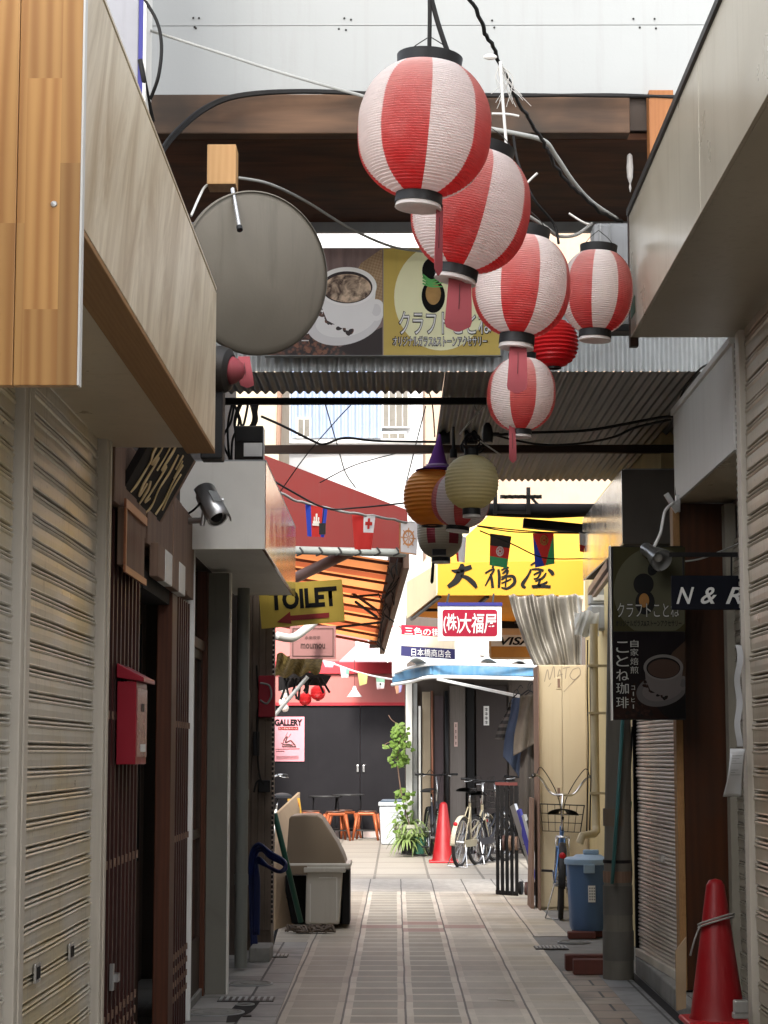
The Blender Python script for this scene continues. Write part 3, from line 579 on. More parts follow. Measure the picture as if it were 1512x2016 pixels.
def coffee(mb, cx, cy, s, Y, x0, y0, x1, y1):
    """coffee cup picture in photo units, clipped to its board"""
    def pp(pts, lift, m):
        mb.face([P(min(max(cx+x*s, x0), x1), min(max(cy+y*s, y0), y1), Y-lift) for x, y in pts], m)
    mb.face([P(x0,y0,Y-.001), P(x1,y0,Y-.001), P(x1,y1,Y-.001), P(x0,y1,Y-.001)], 0)
    pp([(-190,140),(-90,20),(-70,140)], .0016, 1)
    pp([(0,-10),(-160,95),(-160,140),(20,140),(-20,100)], .0018, 1); pp([(5,-30),(30,-75),(75,-110),(75,15),(60,10)], .002, 2)
    pp([(5,130),(-20,105),(75,60),(75,140)], .0019, 6)
    pp(ell(-5,45,82,52,48,rot=-14), .0024, 5); pp(ell(-2,42,66,38,48,rot=-14), .0028, 3);
    rnd = random.Random(5)
    for i in range(26): t = rnd.random(); x, y = -62+66*t+rnd.uniform(-9,9), 22+52*t**.8+rnd.uniform(-8,8); pp(ell(x,y,rnd.uniform(5,7.5),rnd.uniform(3.2,5),10,rot=rnd.uniform(0,180)), .003+.00002*i, 1 if i % 3 else 6)
    for i in range(60): x, y = -165+150*rnd.random(), 78+52*rnd.random(); pp(ell(x,y,rnd.uniform(5,8),rnd.uniform(3.5,5.5),10,rot=rnd.uniform(0,180)), .0019+.00001*i, (1,6,8)[i % 3]) if x < -60 or y > 104 else None
    pp(ell(62,24,19,23,24), .0034, 3); pp(ell(62,24,10,13,24), .0037, 5)
    bowl = [(-60,-25),(62,-25),(58,15),(48,45),(22,62),(-12,62),(-42,46),(-56,12)]
    pp(bowl, .0042, 3); pp(ell(0,-26,63,41,48), .0048, 7); pp(ell(0,-24,54,34,48), .0053, 6); pp(ell(1,-22,50,30,48), .0056, 4)
SPAL = [paint('gold_print', (.58,.43,.10), .45, 0, .15, .1, bmp=0, sc=3), paint('pale_moon_print', (.88,.87,.56), .45, 0, .06, .05, bmp=0), PRINTBLK, paint('amber_print', (.40,.22,.06), .3, 0, .4, .1, bmp=0, sc=12), paint('green_cord_print', (.12,.45,.12), .5, bmp=0), WHITEP]
sg = thing('coffee_signboard', 'wide coffee shop signboard with a cup picture above the corrugated roof', 'sign', P(750, 600, 10.88))
mb = MB(); fbox(mb, 522, 488, 987, 700, 10.88, .05); mb.build('board', GREYM, sg)
mb = MB(); coffee(mb, 683, 588, .93, 10.88, 524, 489, 754, 699); mb.build('cup_picture', CPAL, sg)
mb = MB(); Yp = 10.88
mb.face([P(755,489,Yp-.001), P(985,489,Yp-.001), P(985,699,Yp-.001), P(755,699,Yp-.001)], 0)
mb.face([P(min(max(x,756),984), min(max(y,490),698), Yp-.002) for x, y in ell(868,585,92,105,48)], 1)
mb.face([P(x,y,Yp-.003) for x, y in ell(851,533,20,26,30)], 2); mb.face([P(x,y,Yp-.0035) for x, y in ell(853,583,23,33,30)], 2); mb.face([P(x,y,Yp-.004) for x, y in ell(853,578,15,22,24)], 3)
for k in range(4): brush(mb, [(832,540+k*6,3),(850,552+k*4,4),(872,540+k*8,2)], lambda x, y: P(x, y, Yp-.0046), 5, 4)
mb.build('bead_picture', SPAL, sg)
def ptext(s, x0, y0, x1, y1, Y, mat, parent, **kw):
    a = P(x0, y0, Y); b = P(x1, y1, Y); return text(s, ((a.x+b.x)/2, Y, (a.z+b.z)/2), (1,0,0), (0,0,1), abs(b.x-a.x), abs(a.z-b.z), mat, parent, nrm=(0,-1,0), **kw)
ptext('クラフトことね', 784, 612, 968, 660, 10.876, PRINTBLK, sg, name='title_outline', bold=.035, lift=.003); ptext('クラフトことね', 786, 614, 966, 658, 10.876, WHITEP, sg, name='title', lift=.0045)
ptext('オリジナルガラス&ストーンアクセサリー', 772, 661, 960, 683, 10.876, PRINTBLK, sg, name='subtitle_outline', bold=.06, lift=.003); ptext('オリジナルガラス&ストーンアクセサリー', 774, 663, 958, 681, 10.876, WHITEP, sg, name='subtitle', lift=.0045)
ptext('珈琲', 530, 640, 588, 672, 10.874, WHITEP, sg, name='coffee_word', bold=.02, lift=.006); ptext('コ\nー\nヒ\nー', 594, 600, 608, 672, 10.874, WHITEP, sg, name='coffee_kana', lift=.006)
# ---------------------------------------------------------------- lanterns
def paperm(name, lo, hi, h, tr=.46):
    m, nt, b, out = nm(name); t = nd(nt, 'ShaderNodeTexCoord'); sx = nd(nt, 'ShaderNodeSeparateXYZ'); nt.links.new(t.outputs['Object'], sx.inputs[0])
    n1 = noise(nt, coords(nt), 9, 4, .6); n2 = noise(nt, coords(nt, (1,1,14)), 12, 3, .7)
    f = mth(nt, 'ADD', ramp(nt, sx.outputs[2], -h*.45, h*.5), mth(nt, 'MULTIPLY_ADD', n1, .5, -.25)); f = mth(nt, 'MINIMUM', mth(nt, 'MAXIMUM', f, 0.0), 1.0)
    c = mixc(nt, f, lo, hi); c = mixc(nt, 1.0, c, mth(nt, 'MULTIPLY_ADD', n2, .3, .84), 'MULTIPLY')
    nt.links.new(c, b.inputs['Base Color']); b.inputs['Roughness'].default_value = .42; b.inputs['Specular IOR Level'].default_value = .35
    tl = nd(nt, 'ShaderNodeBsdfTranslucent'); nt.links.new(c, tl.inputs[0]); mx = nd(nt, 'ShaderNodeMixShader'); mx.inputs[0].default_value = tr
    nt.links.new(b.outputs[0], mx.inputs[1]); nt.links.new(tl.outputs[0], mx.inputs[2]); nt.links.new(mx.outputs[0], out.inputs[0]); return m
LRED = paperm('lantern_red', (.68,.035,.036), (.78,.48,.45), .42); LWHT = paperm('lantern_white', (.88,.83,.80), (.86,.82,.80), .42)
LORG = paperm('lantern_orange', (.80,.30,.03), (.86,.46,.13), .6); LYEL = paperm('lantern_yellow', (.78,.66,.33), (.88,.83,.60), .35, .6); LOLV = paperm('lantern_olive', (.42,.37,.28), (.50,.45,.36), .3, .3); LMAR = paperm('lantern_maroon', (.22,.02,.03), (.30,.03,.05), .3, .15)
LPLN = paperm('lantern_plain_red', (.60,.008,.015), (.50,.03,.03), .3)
def lantern(cx, cy, wp, hp, Y, label, tilt=0.0, mats=None, sect=8, phase=0.0, ribs=46, topr=.49, botr=.36, rim=22, depth=.003, group='red and white paper lanterns', mf=None, fat=2.4, base=True, name='paper_lantern', tone=0.0):
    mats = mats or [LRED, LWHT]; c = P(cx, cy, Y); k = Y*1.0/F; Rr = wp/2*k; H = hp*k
    t = thing(name, label, 'lantern', c, group); ax = Vector((math.sin(R(tilt)), math.sin(R(tone)), math.cos(R(tilt)))).normalized()
    prof = []; n2 = ribs*2
    for i in range(n2+1):
        u = 2*i/n2-1; kk = topr if u > 0 else botr; e = abs(u)**fat
        r = Rr*math.sqrt(max(0, 1-e*(1-kk*kk)))
        prof.append((r+(depth if i % 2 else -depth)*(.25 if i in (0, n2) else 1), u*H/2))
    N = 80
    f = mf or (lambda i, j: int(sect*((j+.5)/N)+phase) % 2)
    if mf: f = lambda i, j: mf(i/len(prof), (j+.5)/N)
    bo = MB().lathe(prof, c, N, ax, f, cap=False).build('paper_body', mats, t); sd = random.random()*6
    for v in bo.data.vertices:
        an = math.atan2(v.co.y, v.co.x); s_ = 1+(.010*math.sin(2*an+sd)+.006*math.sin(5*an+v.co.z*16+sd)+.012*mnoise.noise(v.co*14+Vector((sd,0,0))))*max(0, 1-(abs(v.co.z)/(H*.52))**4); v.co.x *= s_; v.co.y *= s_
    h = rim*k
    MB().lathe([(topr*Rr*1.0,H/2-.004),(topr*Rr*1.04,H/2+h),(topr*Rr*.86,H/2+h),(topr*Rr*.84,H/2+.002)], c, 40, ax, cap=False).build('top_rim', BLACK, t, smooth=True, angle=35)
    MB().lathe([(botr*Rr*.99,-H/2+.004),(botr*Rr*1.02,-H/2-h*.9),(botr*Rr*.9,-H/2-h*.9),(botr*Rr*.88,-H/2)], c, 40, ax, cap=False).build('bottom_rim', BLACK, t, smooth=True, angle=35)
    if base: MB().lathe([(botr*Rr*.895,-H/2-h*.25),(botr*Rr*1.0,-H/2-h*1.28),(botr*Rr*.55,-H/2-h*1.3),(.004,-H/2-h*.9)], c, 32, ax).build('base_ring', LWHT, t, smooth=True, angle=30)
    q = MB(); tp = c+ax*(H/2+h)
    for sg_ in (-1, 1): q.tube(spline([tp+Vector((sg_*topr*Rr*.9,0,-.01)), tp+Vector((sg_*topr*Rr*.55,0,h*.9)), tp+Vector((0,0,h*2.0))]), .0018, 6)
    q.build('wire_bail', DARKM, t, smooth=True)
    return t, c, ax, Rr, H
def tongue(t, x0, y0, x1, y1, wpx, Y, mat=None, turn=0.0, bend=.03):
    a = P(x0, y0, Y); b = P(x1, y1, Y); w_ = wpx*Y/F/2; d = b-a; n = 14; pts = []; mid = []
    for i in range(n+1):
        u = i/n; p = a+d*u+Vector((0,-bend*math.sin(u*2.5),0)); ww = w_*(.78+.22*u) if u < .86 else w_*math.sqrt(max(.02, 1-((u-.86)/.14)**2))
        pts.append((p, ww))
    mb = MB(); e = Vector((math.cos(R(turn)), math.sin(R(turn)), 0))
    for i in range(n): mb.face([pts[i][0]-e*pts[i][1], pts[i][0]+e*pts[i][1], pts[i+1][0]+e*pts[i+1][1], pts[i+1][0]-e*pts[i+1][1]])
    o = mb.build('paper_strip', mat or PINKP, t, solid=.0022)
    m2 = MB()
    for i in range(3, 9): m2.bar(pts[i][0]+Vector((0,-.004,0)), pts[i+1][0]+Vector((0,-.004,0)), .0016, .0016)
    m2.build('string', DARKM, o)
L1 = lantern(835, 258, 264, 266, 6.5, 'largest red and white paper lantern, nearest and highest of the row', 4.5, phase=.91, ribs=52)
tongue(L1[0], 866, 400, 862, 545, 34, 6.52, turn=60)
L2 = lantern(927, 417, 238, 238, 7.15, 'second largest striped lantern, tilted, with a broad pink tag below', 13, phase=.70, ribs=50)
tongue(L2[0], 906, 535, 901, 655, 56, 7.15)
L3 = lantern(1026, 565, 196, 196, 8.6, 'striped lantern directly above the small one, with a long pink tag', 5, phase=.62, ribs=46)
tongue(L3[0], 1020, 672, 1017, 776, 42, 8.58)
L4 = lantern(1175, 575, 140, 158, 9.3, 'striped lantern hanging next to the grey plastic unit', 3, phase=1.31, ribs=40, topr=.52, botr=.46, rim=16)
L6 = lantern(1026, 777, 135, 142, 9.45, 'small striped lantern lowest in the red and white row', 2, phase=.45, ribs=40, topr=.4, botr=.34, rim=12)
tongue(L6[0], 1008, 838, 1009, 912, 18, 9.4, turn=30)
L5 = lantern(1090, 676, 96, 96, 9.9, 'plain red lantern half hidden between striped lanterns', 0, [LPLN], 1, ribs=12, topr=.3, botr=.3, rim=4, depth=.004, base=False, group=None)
HG = 'paper lanterns hung under the iron roof'
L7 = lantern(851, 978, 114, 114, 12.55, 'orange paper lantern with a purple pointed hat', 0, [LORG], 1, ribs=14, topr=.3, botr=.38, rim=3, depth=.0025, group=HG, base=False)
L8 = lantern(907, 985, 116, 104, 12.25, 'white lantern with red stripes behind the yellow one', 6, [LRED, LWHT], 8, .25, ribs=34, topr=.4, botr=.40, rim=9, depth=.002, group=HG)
def grin(u, a):
    d = a*360; d = (d-42+180) % 360-180
    if abs(d) < 30 and .40 < u < .62 and u < .40+.22*(abs(d)/30)**.7+.06: return 1
    if abs(abs(d)-14) < 6 and .66 < u < .76: return 1
    return 0
L9 = lantern(928, 949, 105, 106, 11.85, 'pale yellow ribbed lantern with a black grin', 0, [LYEL, MATBLK], ribs=15, topr=.26, botr=.34, rim=14, depth=.0025, group=HG, mf=grin)
def two(u, a):
    d = (a*360) % 360
    if u > .22 and (232 < d < 258 or 292 < d < 322): return 1
    return 0
L10 = lantern(866, 1048, 90, 100, 13.4, 'dim olive lantern with two maroon bands, lowest under the roof', -2, [LOLV, LMAR], ribs=20, topr=.6, botr=.42, rim=9, depth=.001, group=HG, mf=two, fat=2.8)
c = P(866, 1088, 13.2); MB().box((c.x-.05,13.16,c.z-.02), (c.x+.04,13.22,c.z+.02)).build('tag', BLACK, L10[0]); tongue(L10[0], 853, 1105, 850, 1150, 7, 13.4, MATBLK)
PURPLE = paint('purple_felt', (.10,.025,.17), .9, 0, .1, .1)
a = P(858, 922, 12.5); b_ = P(862, 858, 12.5); ht = thing('felt_hat', 'purple pointed felt hat on top of the orange lantern', 'hat', a)
MB().lathe([(.075,0),(.062,.02),(.04,.09),(.022,.15),(.004,.215)], a+Vector((.01,0,0)), 24, (b_-a)).build('cone', PURPLE, ht, smooth=True); MB().lathe([(.135,-.012),(.08,.002),(.03,.004)], a+Vector((.01,0,0)), 32).build('brim', PURPLE, ht, smooth=True, solid=.003)
MB().lathe([(.072,.004),(.07,.022)], a+Vector((.01,0,0)), 24, cap=False).build('band', paint('lilac_band', (.35,.25,.4), .8), ht, smooth=True, solid=.002)
# ---------------------------------------------------------------- dish, alarm lamp, grey unit
DISHM = paint('dish_grey', (.135,.12,.095), .55, .0, .10, .5, (.05,.045,.035), 2.5)
dn = Vector((.52,-.84,-.12)).normalized(); dc = P(503, 538, 8.7); ds = thing('satellite_dish', 'big round grey dish beside the plywood box', 'dish', dc)
rd = .168/1*2.1; pr = [(.0005,.0505)]+[(rd*i/12, .05-.05*(i/12)**2) for i in range(1, 12)]+[(rd,0),(rd*1.012,-.006),(rd*1.012,.004),(rd*.995,.010)]
MB().lathe(pr, dc, 72, dn, cap=False).build('reflector', DISHM, ds, smooth=True)
a = P(458, 372, 8.62); b_ = P(471, 446, 8.5); q = MB().tube([a, b_], .009, 10).build('feed_arm', STEEL, ds, smooth=True, angle=40); MB().tube([b_, b_+(b_-a).normalized()*.022], .013, 12).build('feed_cap', BLACK, q, smooth=True, angle=40)
MB().tube([dc-dn*.05, (-1.16, 9.1, dc.z-.05)], .022, 10).build('mount_pipe', GREYM, ds, smooth=True)
al = thing('alarm_lamp', 'red dome lamp on a dark mount at the far end of the plywood box', 'lamp', P(440, 725, 8.3))
a = P(434, 728, 8.3); ax = Vector((1,-.25,-.12)).normalized()
MB().lathe([(.095,-.03),(.10,0),(.09,.035),(.065,.05)], a, 32, ax).build('mount', DARKM, al, smooth=True, angle=30); MB().lathe([(.06,.045),(.052,.068),(.03,.095),(.010,.105),(.001,.105)], a, 28, ax).build('dome', paint('faded_red_dome', (.22,.035,.045), .6, 0, .15, .4, (.2,.12,.11)), al, smooth=True)
MB().box((-.80,8.28,2.60), (-.71,8.40,3.02)).build('bracket', BLACK, al, bevel=.006)
tg = thing('paper_tag', 'pink paper tag hanging beneath the round grey dish', 'paper tag', P(486, 700, 8.6)); tongue(tg, 480, 702, 488, 765, 30, 8.5)
gu = thing('plastic_unit', 'grey plastic housing unit behind the far striped lantern', 'housing', P(1210, 540, 9.75))
mb = MB(); fbox(mb, 1167, 437, 1249, 640, 9.75, .16); mb.build('housing', paint('grey_plastic', (.30,.31,.32), .5, 0, .06, .3), gu, bevel=.025)
mb = MB(); fbox(mb, 1180, 440, 1186, 630, 9.738, .01); fbox(mb, 1200, 440, 1204, 630, 9.738, .01); mb.build('ridges', GREYM, gu); mb = MB(); fbox(mb, 1205, 640, 1246, 652, 9.76, .12); mb.build('foot', BLACK, gu, bevel=.004)
# ---------------------------------------------------------------- cables
CAB = paint('black_cable', (.008,.0075,.0075), .7, 0, .2, .2); GCAB = paint('grey_cable', (.30,.30,.28), .5); WCAB = paint('white_cord', (.62,.60,.56), .6)
def cable(name, label, pts, r, mat=CAB, wob=0.0, k=6, cat='cable', group=None):
    P3 = [Vector(p) for p in pts]
    sp = spline(P3, k)
    if wob: sp = [sp[0]]+[p+Vector((random.uniform(-wob, wob), random.uniform(-wob, wob), random.uniform(-wob, wob))) for p in sp[1:-1]]+[sp[-1]]
    return tag(MB().tube(sp, r, 6).build(name, mat, loc=P3[0], smooth=True), label, cat, group)
C = lambda *t: [P(*q) for q in t]
cable('cable', 'thin grey wire crossing the white boards to the largest lantern', C((270,52,8.6),(420,100,8.3),(560,145,8.0),(725,192,7.6)), .007, GCAB)
for i, (dz, lb) in enumerate(((0, 'black cable looping over the charred beam, uppermost strand'), (7, 'black cable looping over the charred beam, lower strand'), (13, 'black cable of the beam loop closest to the wood'))):
    cable('cable', lb, C((318,292+dz,8.9),(345,258+dz*.8,9.1),(400,212+dz*.6,9.25),(470,186+dz*.4,9.28),(600,178+dz*.3,9.29),(800,186+dz*.2,9.30),(1000,186+dz*.25,9.3),(1200,189-dz*.2,9.3),(1345,190+dz*.2,9.3)), .0075, CAB)
cable('cable', 'black cable bowed beside the white sign box', C((278,-10,8.4),(308,40,8.4),(318,90,8.4),(312,150,8.4),(296,195,8.45)), .008)
cable('cable', 'short black cable hanging from the white sign box', C((276,118,8.4),(284,160,8.4),(292,200,8.5),(300,238,8.6)), .012)
cable('rope', 'black rope strand straight above the largest lantern', C((846,-30,6.5),(846,40,6.5),(845,110,6.5)), .008, CAB, cat='rope'); cable('rope', 'black rope strand slanting to the largest lantern cap', C((845,-20,6.5),(862,45,6.5),(884,110,6.5)), .009, CAB, cat='rope')
cable('cable', 'twisted black cable hanging past the second lantern toward the grey unit', C((918,-20,7.3),(945,40,7.4),(963,78,7.5),(985,125,7.7),(1010,180,8.0),(1040,230,8.3),(1066,275,8.5),(1085,312,8.7),(1110,350,8.9),(1150,390,9.1),(1185,420,9.3),(1225,436,9.5)), .008, CAB, .006, 6)
cable('conduit', 'grey conduit bending down to the grey plastic unit', C((965,254,8.7),(1010,262,8.7),(1070,277,8.8),(1095,308,8.9),(1130,360,9.05),(1165,398,9.3),(1215,432,9.5)), .011, GCAB, cat='conduit')
cable('cord', 'white cord holding the second largest lantern', C((985,122,7.3),(990,200,7.25),(998,300,7.2)), .006, WCAB, cat='cord')
cable('cord', 'thin white tie pointing right over the beam', C((968,224,7.6),(1000,225,7.6),(1022,229,7.6)), .005, WCAB, cat='cord')
cable('cord', 'short white tie beside the second lantern shoulder', C((1036,362,8),(1048,350,8),(1058,341,8)), .005, WCAB, cat='cord'); cable('cord', 'short white tie at the third lantern cap', C((1120,420,9),(1145,436,9),(1160,442,9)), .005, WCAB, cat='cord')
cable('cable', 'grey cable sagging from the third lantern to the grey unit', C((1040,425,8.6),(1075,448,8.7),(1100,465,8.9),(1135,462,9.1),(1165,440,9.4)), .008, GCAB)
cable('cable', 'thin black cable behind the third lantern', C((1010,262,8.7),(1020,320,8.7),(1050,390,8.7),(1090,440,8.8),(1100,480,8.8)), .006)
kn = MB()
for i in range(16): a = P(986+random.uniform(-4,4), 128, 7.3); kn.tube(spline([a, a+Vector((random.uniform(-.02,.05),0,-.05)), a+Vector((random.uniform(-.04,.12),random.uniform(-.03,.03),-.1-random.uniform(0,.06)))]), 0.0011, 4)
a = P(965, 112, 7.3); kn.ball(a, .02, 10, (1.3,.5,.6)); tag(kn.build('frayed_knot', WCAB, loc=a), 'frayed white knot of cord and plastic above the second lantern', 'cord')
cable('cable', 'white strap wire from the timber block to the coffee signboard', C((470,350,9.0),(530,362,9.3),(600,395,9.8),(690,450,10.5),(770,485,10.7),(840,496,10.75)), .007, GCAB)
a = P(1240, 330, 9.45); tag(MB().lathe([(.001,.07),(.012,.06),(.016,.0),(.013,-.05),(.003,-.08),(.006,-.1),(.001,-.12)], a, 10).build('plastic_shred', paint('dull_plastic', (.35,.33,.31), .6), loc=a), 'pale plastic shred hanging in front of the eave boards', 'plastic shred')
# under the roof
for i, (lb, pts, r) in enumerate((
    ('black cable running along the right half of the iron roof, upper', ((955,858,12.3),(1040,852,12.3),(1150,848,12.3),(1230,835,12.2),(1300,822,12.0),(1335,820,11.8)), .009),
    ('black cable running along the right half of the iron roof, lower', ((950,850,12.4),(1020,868,12.4),(1080,876,12.4),(1150,872,12.3),(1210,860,12.2),(1250,842,12.1),(1320,826,11.9)), .007),
    ('black cable crossing the bright gap above the red awning', ((515,820,12.6),(560,840,12.8),(620,870,13),(640,874,13),(680,862,13),(740,868,13),(860,870,13.2)), .008),
    ('thin black wire slanting across the bright gap', ((540,985,13.2),(600,900,13.2),(660,830,13),(690,798,12.8)), .004),
    ('thin wire hanging steeply down the bright gap', ((640,795,13),(665,880,13.5),(680,930,14),(700,960,14)), .004),
    ('thin wire from the beam down to the lantern cluster', ((812,700,11),(830,740,11.5),(850,790,12),(856,860,12.3)), .004),
    ('black cable from the white metal box to the flags', ((520,935,14),(570,965,14.3),(640,1000,14.8),(700,1000,15.2),(800,990,15.6)), .007),
    ('thin wire across the bright gap below the rail', ((630,950,14),(700,915,14.2),(790,890,14.4)), .004),
    ('thin pale wire crossing toward the yellow sign', ((940,1035,15),(1000,1042,15.3),(1080,1048,15.6),(1150,1048,15.8)), .005),
    ('thin black wire dipping in front of the yellow sign', ((945,1045,15),(1010,1072,15.3),(1070,1098,15.6),(1150,1100,15.8)), .005),
    ('thin steep wire in the bright gap near the posts', ((838,800,13),(820,870,13.4),(800,950,14)), .004))):
    cable('cable', lb, C(*pts), r)
cj = thing('cable_joint', 'tangle of black cable and sockets above the yellow ribbed lantern', 'cable', P(930, 860, 12.2))
q = MB()
for i in range(3):
    a = P(930, 880, 12.2); q.tube([a+Vector((.07*math.cos(t*.5)*(1-.15*i),.03*math.sin(t*.5),.05*math.sin(t*.5)+.02*i)) for t in range(13)], .006, 6)
q.build('coil', CAB, cj, smooth=True)
q = MB(); a = P(893, 885, 12.4); q.tube([a+Vector((0,0,.14)), a], [.008,.011], 8); q.tube([a, a+Vector((0,0,-.05))], .022, 12); q.build('socket', CAB, cj, smooth=True, angle=40)
q = MB(); a = P(960, 855, 12.2); q.tube([a+Vector((-.02,0,.0)), a+Vector((.07,0,.0))], .012, 8); q.lathe([(.03,-.05),(.034,0),(.026,.05),(.012,.07)], a, 14); q.build('light_socket', DARKM, cj, smooth=True, angle=40)
q = MB()
for (x0,y0,x1,y1) in ((928,790,942,815),(950,790,955,800),(945,868,985,895),(905,855,950,800),(935,800,955,760)): q.tube([P(x0,y0,12.15), P(x1,y1,12.15)], .005, 6)
q.build('ties', WCAB, cj)
jb = thing('junction_box', 'dark junction box with a white lower half beside the rail on the left', 'electrical box', P(488, 870, 12.6))
mb = MB(); fbox(mb, 462, 838, 518, 905, 12.6, .15); mb.build('box', DARKM, jb, bevel=.006); mb = MB(); fbox(mb, 480, 872, 516, 898, 12.585, .014); mb.build('label_plate', WHITE, jb); mb = MB(); fbox(mb, 466, 842, 514, 868, 12.588, .01); mb.build('lid', BLACK, jb)
cb_ = MB()
for i in range(14):
    x = random.uniform(455, 520); cb_.tube(spline(C((x,790,12.8),(x+random.uniform(-15,15),830,12.85),(x+random.uniform(-25,25),870,12.9),(x+random.uniform(-10,10),930,13))), .008, 5)
tag(cb_.build('cable_bundle', CAB, loc=P(490,850,12.8), smooth=True), 'thick bundle of black cables coming down behind the junction box', 'cable')
# ---------------------------------------------------------------- vertical coffee sign, N & R sign, clip lamp
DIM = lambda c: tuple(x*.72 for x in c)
vs = thing('coffee_shop_sign', 'tall dark coffee shop sign with vertical lettering hanging right of the pole', 'sign', P(1277, 1245, 11.3))
Yv = 11.30
mb = MB(); fbox(mb, 1205, 1075, 1351, 1417, Yv, .07); mb.build('sign_box', MATBLK, vs, bevel=.003)
mb = MB(); fbox(mb, 1202.5, 1074, 1204.8, 1418, Yv+.002, .07); mb.build('lit_edge', LGREY, vs)  # pale strip paints the light caught along the sign's left edge
VP_ = [paint('olive_print', (.030,.027,.012), .8, 0, .15, .1, bmp=0, spec=.05, sc=3), paint('moon_print', (.062,.060,.038), .8, 0, .08, .05, bmp=0, spec=.05), PRINTBLK, paint('bead_amber', (.22,.11,.035), .3, 0, .4, .1, bmp=0, spec=.05, sc=12)]  # picture and lettering colours darkened to carry the shade around this sign
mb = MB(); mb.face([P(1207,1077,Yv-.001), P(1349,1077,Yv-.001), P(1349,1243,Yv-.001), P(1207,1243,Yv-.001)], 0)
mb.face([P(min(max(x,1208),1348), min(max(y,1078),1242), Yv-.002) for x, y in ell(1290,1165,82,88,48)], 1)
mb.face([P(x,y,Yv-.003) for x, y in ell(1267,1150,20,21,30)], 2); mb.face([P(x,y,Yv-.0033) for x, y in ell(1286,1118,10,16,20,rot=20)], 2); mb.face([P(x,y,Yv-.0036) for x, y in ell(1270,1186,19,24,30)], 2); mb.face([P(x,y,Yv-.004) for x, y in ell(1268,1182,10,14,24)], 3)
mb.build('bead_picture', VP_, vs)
DC = [paint('dim_'+m_.name, tuple(x*.75 for x in c_), .8, 0, .1, .1, bmp=0, spec=.05) for m_, c_ in ((CPAL[0],(.009,.007,.008)), (CPAL[1],(.018,.008,.006)), (CPAL[2],(.05,.03,.02)), (CPAL[3],(.12,.105,.10)), (CPAL[4],(.055,.033,.025)), (CPAL[5],(.09,.082,.08)), (CPAL[6],(.008,.007,.007)), (CPAL[7],(.15,.138,.128)), (CPAL[8],(.03,.014,.01)))]  # cup palette again, darkened so the shade sits in the print
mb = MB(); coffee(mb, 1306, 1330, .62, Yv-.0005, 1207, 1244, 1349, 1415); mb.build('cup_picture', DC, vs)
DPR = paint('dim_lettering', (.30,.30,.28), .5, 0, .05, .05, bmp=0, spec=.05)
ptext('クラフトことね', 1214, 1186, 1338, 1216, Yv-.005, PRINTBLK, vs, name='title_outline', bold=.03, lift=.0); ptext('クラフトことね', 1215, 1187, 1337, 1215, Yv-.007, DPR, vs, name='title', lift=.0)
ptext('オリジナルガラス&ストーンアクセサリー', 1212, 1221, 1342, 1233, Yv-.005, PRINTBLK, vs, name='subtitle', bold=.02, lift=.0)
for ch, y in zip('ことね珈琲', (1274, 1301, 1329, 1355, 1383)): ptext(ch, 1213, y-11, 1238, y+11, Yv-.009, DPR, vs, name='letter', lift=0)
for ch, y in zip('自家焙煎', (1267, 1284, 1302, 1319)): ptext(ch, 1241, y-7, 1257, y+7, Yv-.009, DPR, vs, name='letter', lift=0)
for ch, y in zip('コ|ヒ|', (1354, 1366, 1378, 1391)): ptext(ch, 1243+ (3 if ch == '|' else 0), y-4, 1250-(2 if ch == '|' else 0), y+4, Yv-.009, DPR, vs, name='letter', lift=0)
nr = thing('shop_sign', 'black sign with white slanted letters N & R under an iron bracket', 'sign', P(1400, 1166, 10.4))
mb = MB(); fbox(mb, 1322, 1133, 1485, 1200, 10.4, .03); mb.build('panel', paint('navy_black', (.007,.008,.013), .7, 0, .1, .1, spec=.1), nr, bevel=.002)
NRW = paint('nr_white', (.66,.66,.64), .5, bmp=0)
for ch, x0, x1 in (('N', 1331, 1367), ('&', 1379, 1411), ('R', 1428, 1463)): ptext(ch, x0, 1156, x1, 1189, 10.398, NRW, nr, name='letter', bold=.015, shear=.35)
q = MB(); a = P(1318, 1092, 10.42); b_ = P(1490, 1092, 10.42); q.bar(a, b_, .025, .022)
for x in (1345, 1440): q.bar(P(x,1092,10.42), P(x,1134,10.42), .008)
q.build('bracket', MATBLK, nr)
cl = thing('clip_lamp', 'silver clip lamp on a white gooseneck clamped to the light grey fascia box', 'lamp', P(1328, 985, 11.55))
q = MB().bar(P(1311,972,11.5), P(1334,1008,11.5), .02, .03).bar(P(1335,975,11.5), P(1334,1008,11.5), .016, .03).bar(P(1322,990,11.49), P(1337,985,11.49), .01); q.build('clamp', STEEL, cl, bevel=.003)
MB().tube(spline(C((1325,990,11.48),(1310,1005,11.42),(1304,1030,11.36),(1300,1050,11.32),(1287,1078,11.28))), .009, 8).build('gooseneck', WHITE, cl, smooth=True)
a = P(1271, 1080, 11.28); b_ = P(1303, 1103, 11.14); ax = (b_-a).normalized(); L_ = (b_-a).length
MB().lathe([(.001,-.012),(.03,-.01),(.036,.0),(.037,L_*.42),(.048,L_*.6),(.064,L_),(.061,L_),(.045,L_*.6),(.02,L_*.5)], a, 28, ax, cap=False).build('shade', STEEL, cl, smooth=True, angle=50); MB().ball(a+ax*L_*.75, .026, 14).build('bulb', paint('frosted_bulb', (.7,.7,.66), .3), cl, smooth=True)
cable('cord', 'grey cord running along the fascia box edge down to the clip lamp', C((1330,1000,11.6),(1333,900,11.7),(1337,810,11.7),(1345,770,11.5),(1380,725,10.8),(1410,715,10.3)), .006, CAB, cat='cord')
cable('cable', 'thin wire behind the N & R bracket', C((1350,1105,11.3),(1380,1100,11.2),(1420,1085,11),(1455,1070,10.5)), .005, GCAB)
